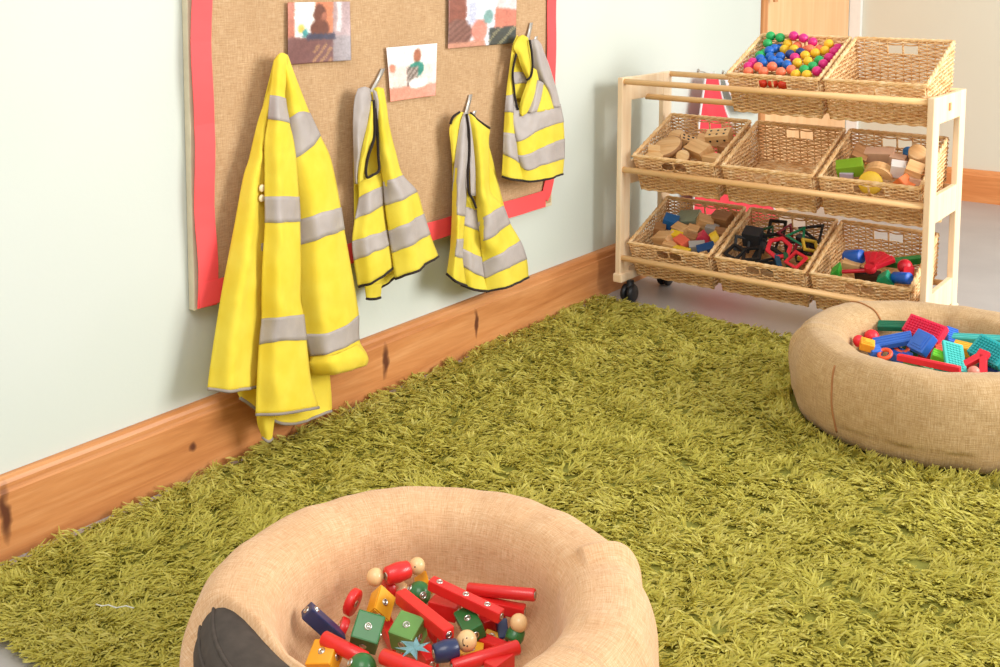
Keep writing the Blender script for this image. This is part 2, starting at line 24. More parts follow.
'toys1': [{'k': 'ball', 'c': 'natural', 'l': 'plain natural wood ball at the far left end of the red barrel', 'p': [(0.775, 1.172, 0.147)], 'r': 0.0135}, {'k': 'barrel', 'c': 'red', 'l': 'short glossy red wooden barrel between two natural wood balls', 'p': [(0.79, 1.18, 0.15), (0.805, 1.217, 0.15)], 'r': 0.015}, {'k': 'ball', 'c': 'natural', 'l': 'natural wood ball with a dot face at the right of the red barrel', 'p': [(0.809, 1.231, 0.15)], 'r': 0.013, 'face': 1}, {'k': 'wedge', 'c': 'yellow', 'l': 'yellow wooden wedge resting behind the dark green cube', 'p': [(0.812, 1.143, 0.134)], 's': (0.04, 0.04, 0.03), 'rot': (0.5, 0.1, 0.5)}, {'k': 'disc', 'c': 'red', 'l': 'red wooden disc standing on edge left of the yellow wedge', 'p': [(0.773, 1.132, 0.122), (0.761, 1.129, 0.125)], 'r': 0.02}, {'k': 'disc', 'c': 'red', 'l': 'small red wooden disc half hidden left of the dark green cube', 'p': [(0.779, 1.103, 0.097), (0.771, 1.097, 0.102)], 'r': 0.016}, {'k': 'cube', 'c': 'green', 'l': 'dark green wooden cube turned corner up left of the pale green cube', 'p': [(0.849, 1.076, 0.134)], 's': (0.04, 0.04, 0.04), 'rot': (0.6, 0.25, 0.55)}, {'k': 'cube', 'c': 'palegreen', 'l': 'pale green wooden cube with one magnet facing up', 'p': [(0.887, 1.121, 0.124)], 's': (0.04, 0.04, 0.036), 'rot': (0.35, 0.05, 0.2)}, {'k': 'bar', 'c': 'red', 'l': 'long red square bar lying above the pale green cube', 'p': [(0.841, 1.16, 0.144), (0.95, 1.133, 0.142)], 'r': 0.0095}, {'k': 'ball', 'c': 'green', 'l': 'dark green wooden ball with silver magnets near the middle of pile', 'p': [(0.837, 1.203, 0.127)], 'r': 0.0185, 'mag': 2}, {'k': 'ball', 'c': 'natural', 'l': 'natural wood ball half hidden behind the dark green ball', 'p': [(0.792, 1.211, 0.114)], 'r': 0.0125}, {'k': 'wedge', 'c': 'yellow', 'l': 'yellow wooden wedge poking out behind the dark green ball', 'p': [(0.818, 1.242, 0.123)], 's': (0.03, 0.03, 0.02), 'rot': (0.2, 0.4, 1.0)}, {'k': 'bar', 'c': 'red', 'l': 'red square bar with three magnets slanting down to the right', 'p': [(0.866, 1.202, 0.154), (0.981, 1.215, 0.14)], 'r': 0.0085, 'mags': 1}, {'k': 'bar', 'c': 'red', 'l': 'red square bar lying under the round red rod at the right', 'p': [(0.918, 1.237, 0.127), (0.987, 1.265, 0.124)], 'r': 0.0085}, {'k': 'rod', 'c': 'red', 'l': 'round red wooden rod at the right edge, topmost of the bars', 'p': [(0.902, 1.242, 0.14), (1.003, 1.276, 0.15)], 'r': 0.0092}, {'k': 'bar', 'c': 'red', 'l': 'short red block with a magnet left of the green brick', 'p': [(0.861, 1.212, 0.112), (0.894, 1.22, 0.112)], 'r': 0.012}, {'k': 'cube', 'c': 'green', 'l': 'dark green wooden brick with a magnet below the slanting red bar', 'p': [(0.938, 1.201, 0.117)], 's': (0.05, 0.03, 0.024), 'rot': (0.35, 0.1, -0.55)}, {'k': 'barrel', 'c': 'navy', 'l': 'navy blue wooden peg doll body lying on its side', 'p': [(0.954, 1.099, 0.13), (0.974, 1.128, 0.132)], 'r': 0.0145}, {'k': 'ball', 'c': 'natural', 'l': 'natural wood doll head with a drawn smiling face', 'p': [(0.978, 1.143, 0.136)], 'r': 0.0145, 'face': 2}, {'k': 'rod', 'c': 'red', 'l': 'round red rod with a pale end right of the navy doll', 'p': [(0.98, 1.107, 0.117), (1.034, 1.191, 0.124)], 'r': 0.01}, {'k': 'barrel', 'c': 'green', 'l': 'green wooden peg body under the natural ball at the right', 'p': [(1.003, 1.218, 0.107), (1.002, 1.233, 0.116)], 'r': 0.0135}, {'k': 'ball', 'c': 'natural', 'l': 'natural wood ball on the green peg body at the right', 'p': [(1.006, 1.23, 0.13)], 'r': 0.013}, {'k': 'bar', 'c': 'navy', 'l': 'dark navy block standing left of the green peg body', 'p': [(0.976, 1.232, 0.097), (0.967, 1.24, 0.112)], 'r': 0.008}, {'k': 'cube', 'c': 'yellow', 'l': 'small yellow block glimpsed below the green brick', 'p': [(0.964, 1.218, 0.092)], 's': (0.022, 0.022, 0.02), 'rot': (0.3, 0.2, 0.4)}, {'k': 'bar', 'c': 'red', 'l': 'short red block at the lower right front of the pile', 'p': [(1.024, 1.141, 0.112), (1.026, 1.173, 0.112)], 'r': 0.011}, {'k': 'bar', 'c': 'red', 'l': 'red square bar under the end of the slanting red bar', 'p': [(0.941, 1.231, 0.102), (0.952, 1.255, 0.102)], 'r': 0.011}, {'k': 'rod', 'c': 'red', 'l': 'round red rod at the left above the yellow block', 'p': [(0.804, 1.033, 0.13), (0.877, 1.044, 0.12)], 'r': 0.0105}, {'k': 'bar', 'c': 'navy', 'l': 'navy blue square bar leaning on the left side of the tyre hollow', 'p': [(0.757, 1.05, 0.143), (0.784, 1.082, 0.097)], 'r': 0.0105, 'mags': 2}, {'k': 'cube', 'c': 'yellow', 'l': 'yellow wooden block with a magnet at the lower left', 'p': [(0.816, 1.025, 0.11)], 's': (0.04, 0.04, 0.026), 'rot': (0.4, -0.25, 0.3)}, {'k': 'ball', 'c': 'green', 'l': 'green wooden ball with two magnets at the near edge of pile', 'p': [(0.891, 1.021, 0.124)], 'r': 0.0205, 'mag': 2}, {'k': 'rod', 'c': 'red', 'l': 'round red rod lying in front of the pale green cube', 'p': [(0.912, 1.039, 0.142), (1.002, 1.051, 0.14)], 'r': 0.0105}, {'k': 'scrap', 'c': 'paleblue', 'l': 'torn light blue paper scrap lying on the pale green cube', 'p': [(0.948, 1.065, 0.154)], 's': 0.022}, {'k': 'bar', 'c': 'red', 'l': 'small red block under the navy doll body', 'p': [(0.915, 1.126, 0.102), (0.937, 1.114, 0.102)], 'r': 0.01}, {'k': 'bar', 'c': 'red', 'l': 'red square bar glimpsed between the two green cubes', 'p': [(0.801, 1.165, 0.087), (0.864, 1.125, 0.087)], 'r': 0.0095}, {'k': 'rod', 'c': 'red', 'l': 'red rod glimpsed behind the pale green cube', 'p': [(0.835, 1.203, 0.097), (0.907, 1.169, 0.097)], 'r': 0.01}, {'k': 'cube', 'c': 'yellow', 'l': 'yellow block at the bottom right front of the pile', 'p': [(0.96, 1.173, 0.092)], 's': (0.035, 0.03, 0.026), 'rot': (0.2, 0.2, 0.6)}, {'k': 'disc', 'c': 'red', 'l': 'red wooden disc behind the yellow wedge', 'p': [(0.778, 1.191, 0.118), (0.783, 1.202, 0.118)], 'r': 0.018}, {'k': 'bar', 'c': 'red', 'l': 'red bar showing left of the green peg body', 'p': [(0.952, 1.202, 0.097), (0.996, 1.205, 0.097)], 'r': 0.0095}],
'toys2': [{'k': 'bristle', 'c': 'crimson', 'l': 'large crimson bristle block at the top of the pile', 'p': [(1.152, 2.784, 0.19)], 's': (0.1, 0.052, 0.028), 'rot': (0.75, 0.1, -0.25)}, {'k': 'ridged', 'c': 'darkgreen', 'l': 'long dark green ridged plate beside the crimson block', 'p': [(1.083, 2.79, 0.185)], 's': (0.098, 0.03, 0.014), 'rot': (0.3, -0.12, 0.18)}, {'k': 'ridged', 'c': 'blue', 'l': 'long blue plate under the dark green plate', 'p': [(1.091, 2.725, 0.165)], 's': (0.095, 0.034, 0.016), 'rot': (0.45, -0.3, 0.35)}, {'k': 'panelblock', 'c': 'blue', 'l': 'square blue block with a raised face in front of crimson block', 'p': [(1.162, 2.723, 0.175)], 's': (0.048, 0.055, 0.026), 'rot': (0.85, 0.1, -0.45)}, {'k': 'ridged', 'c': 'blue', 'l': 'blue block at the right end of the crimson block', 'p': [(1.201, 2.839, 0.162)], 's': (0.03, 0.055, 0.03), 'rot': (0.5, 0.3, 0.5)}, {'k': 'ridged', 'c': 'coral', 'l': 'coral bar squeezed between blue block and teal plate', 'p': [(1.188, 2.761, 0.165)], 's': (0.018, 0.07, 0.02), 'rot': (0.5, 0.2, 0.45)}, {'k': 'bristle', 'c': 'turquoise', 'l': 'turquoise bristle plate pointing towards the front rim', 'p': [(1.248, 2.681, 0.17)], 's': (0.05, 0.085, 0.014), 'rot': (0.55, 0.25, 0.55)}, {'k': 'ridged', 'c': 'turquoise', 'l': 'long narrow turquoise plate lying at the back right', 'p': [(1.262, 2.841, 0.174)], 's': (0.12, 0.024, 0.016), 'rot': (0.3, -0.12, 0.1)}, {'k': 'bristle', 'c': 'teal', 'l': 'large teal bristle block at the right edge of the pile', 'p': [(1.315, 2.74, 0.18)], 's': (0.085, 0.06, 0.03), 'rot': (0.7, 0.15, -0.4)}, {'k': 'ridged', 'c': 'yellow', 'l': 'yellow block between the turquoise plate and the teal block', 'p': [(1.24, 2.8, 0.155)], 's': (0.045, 0.03, 0.026), 'rot': (0.3, 0.05, 0.0)}, {'k': 'ridged', 'c': 'red', 'l': 'long thin red bar lying along the near rim', 'p': [(1.136, 2.614, 0.165), (1.282, 2.598, 0.17)], 'r': 0.0075}, {'k': 'angle', 'c': 'red', 'l': 'red angled piece like an upturned V at the right', 'p': [(1.3, 2.687, 0.165)], 's': 0.05, 'rot': (0.7, 0.1, -0.3)}, {'k': 'ridged', 'c': 'lime', 'l': 'lime green small block beside the long red bar', 'p': [(1.212, 2.679, 0.165)], 's': (0.03, 0.024, 0.02), 'rot': (0.5, 0.3, 0.3)}, {'k': 'ring', 'c': 'orange', 'l': 'orange ring piece right of the left blue plate', 'p': [(1.11, 2.737, 0.15)], 's': 0.02, 'rot': (0.7, 0.2, 0.2)}, {'k': 'ring', 'c': 'orange', 'l': 'orange curled piece at the lower left of pile', 'p': [(1.092, 2.659, 0.15)], 's': 0.019, 'rot': (0.5, -0.3, 0.2)}, {'k': 'dome', 'c': 'red', 'l': 'round red piece under the left end of the dark green plate', 'p': [(1.035, 2.736, 0.161)], 's': 0.019}, {'k': 'dome', 'c': 'red', 'l': 'round red piece at the far left of the pile', 'p': [(1.024, 2.67, 0.166)], 's': 0.015}, {'k': 'panelblock', 'c': 'amber', 'l': 'amber yellow piece between the round red pieces', 'p': [(1.049, 2.655, 0.165)], 's': (0.034, 0.026, 0.024), 'rot': (0.4, 0.2, 0.4)}, {'k': 'ridged', 'c': 'blue', 'l': 'small blue piece under the amber piece', 'p': [(1.065, 2.666, 0.15)], 's': (0.03, 0.026, 0.02), 'rot': (0.4, 0.0, 0.8)}, {'k': 'ridged', 'c': 'palegreen', 'l': 'pale green thin plate below the long red bar', 'p': [(1.181, 2.623, 0.15)], 's': (0.07, 0.02, 0.012), 'rot': (0.2, 0.1, -0.3)}, {'k': 'ridged', 'c': 'navy', 'l': 'navy block under the red angled piece', 'p': [(1.323, 2.731, 0.14)], 's': (0.06, 0.03, 0.022), 'rot': (0.2, 0.1, -0.2)}, {'k': 'dome', 'c': 'salmon', 'l': 'small salmon pink piece near the right front rim', 'p': [(1.298, 2.662, 0.15)], 's': 0.014}, {'k': 'ridged', 'c': 'darkgreen', 'l': 'dark green block showing in the gap behind the red bar', 'p': [(1.119, 2.779, 0.13)], 's': (0.04, 0.04, 0.03), 'rot': (0.2, 0.1, 0.2)}, {'k': 'ridged', 'c': 'teal', 'l': 'teal brick low in the middle of the far tyre', 'p': [(1.225, 2.724, 0.13)], 's': (0.06, 0.035, 0.025), 'rot': (0.2, 0.1, 0.3)}, {'k': 'ridged', 'c': 'red', 'l': 'red brick low behind the lime block', 'p': [(1.161, 2.802, 0.13)], 's': (0.06, 0.04, 0.025), 'rot': (0.3, 0.0, 0.2)}, {'k': 'ridged', 'c': 'blue', 'l': 'blue brick low between the amber piece and the coral bar', 'p': [(1.11, 2.725, 0.13)], 's': (0.05, 0.035, 0.025), 'rot': (0.3, 0.2, -0.2)}],
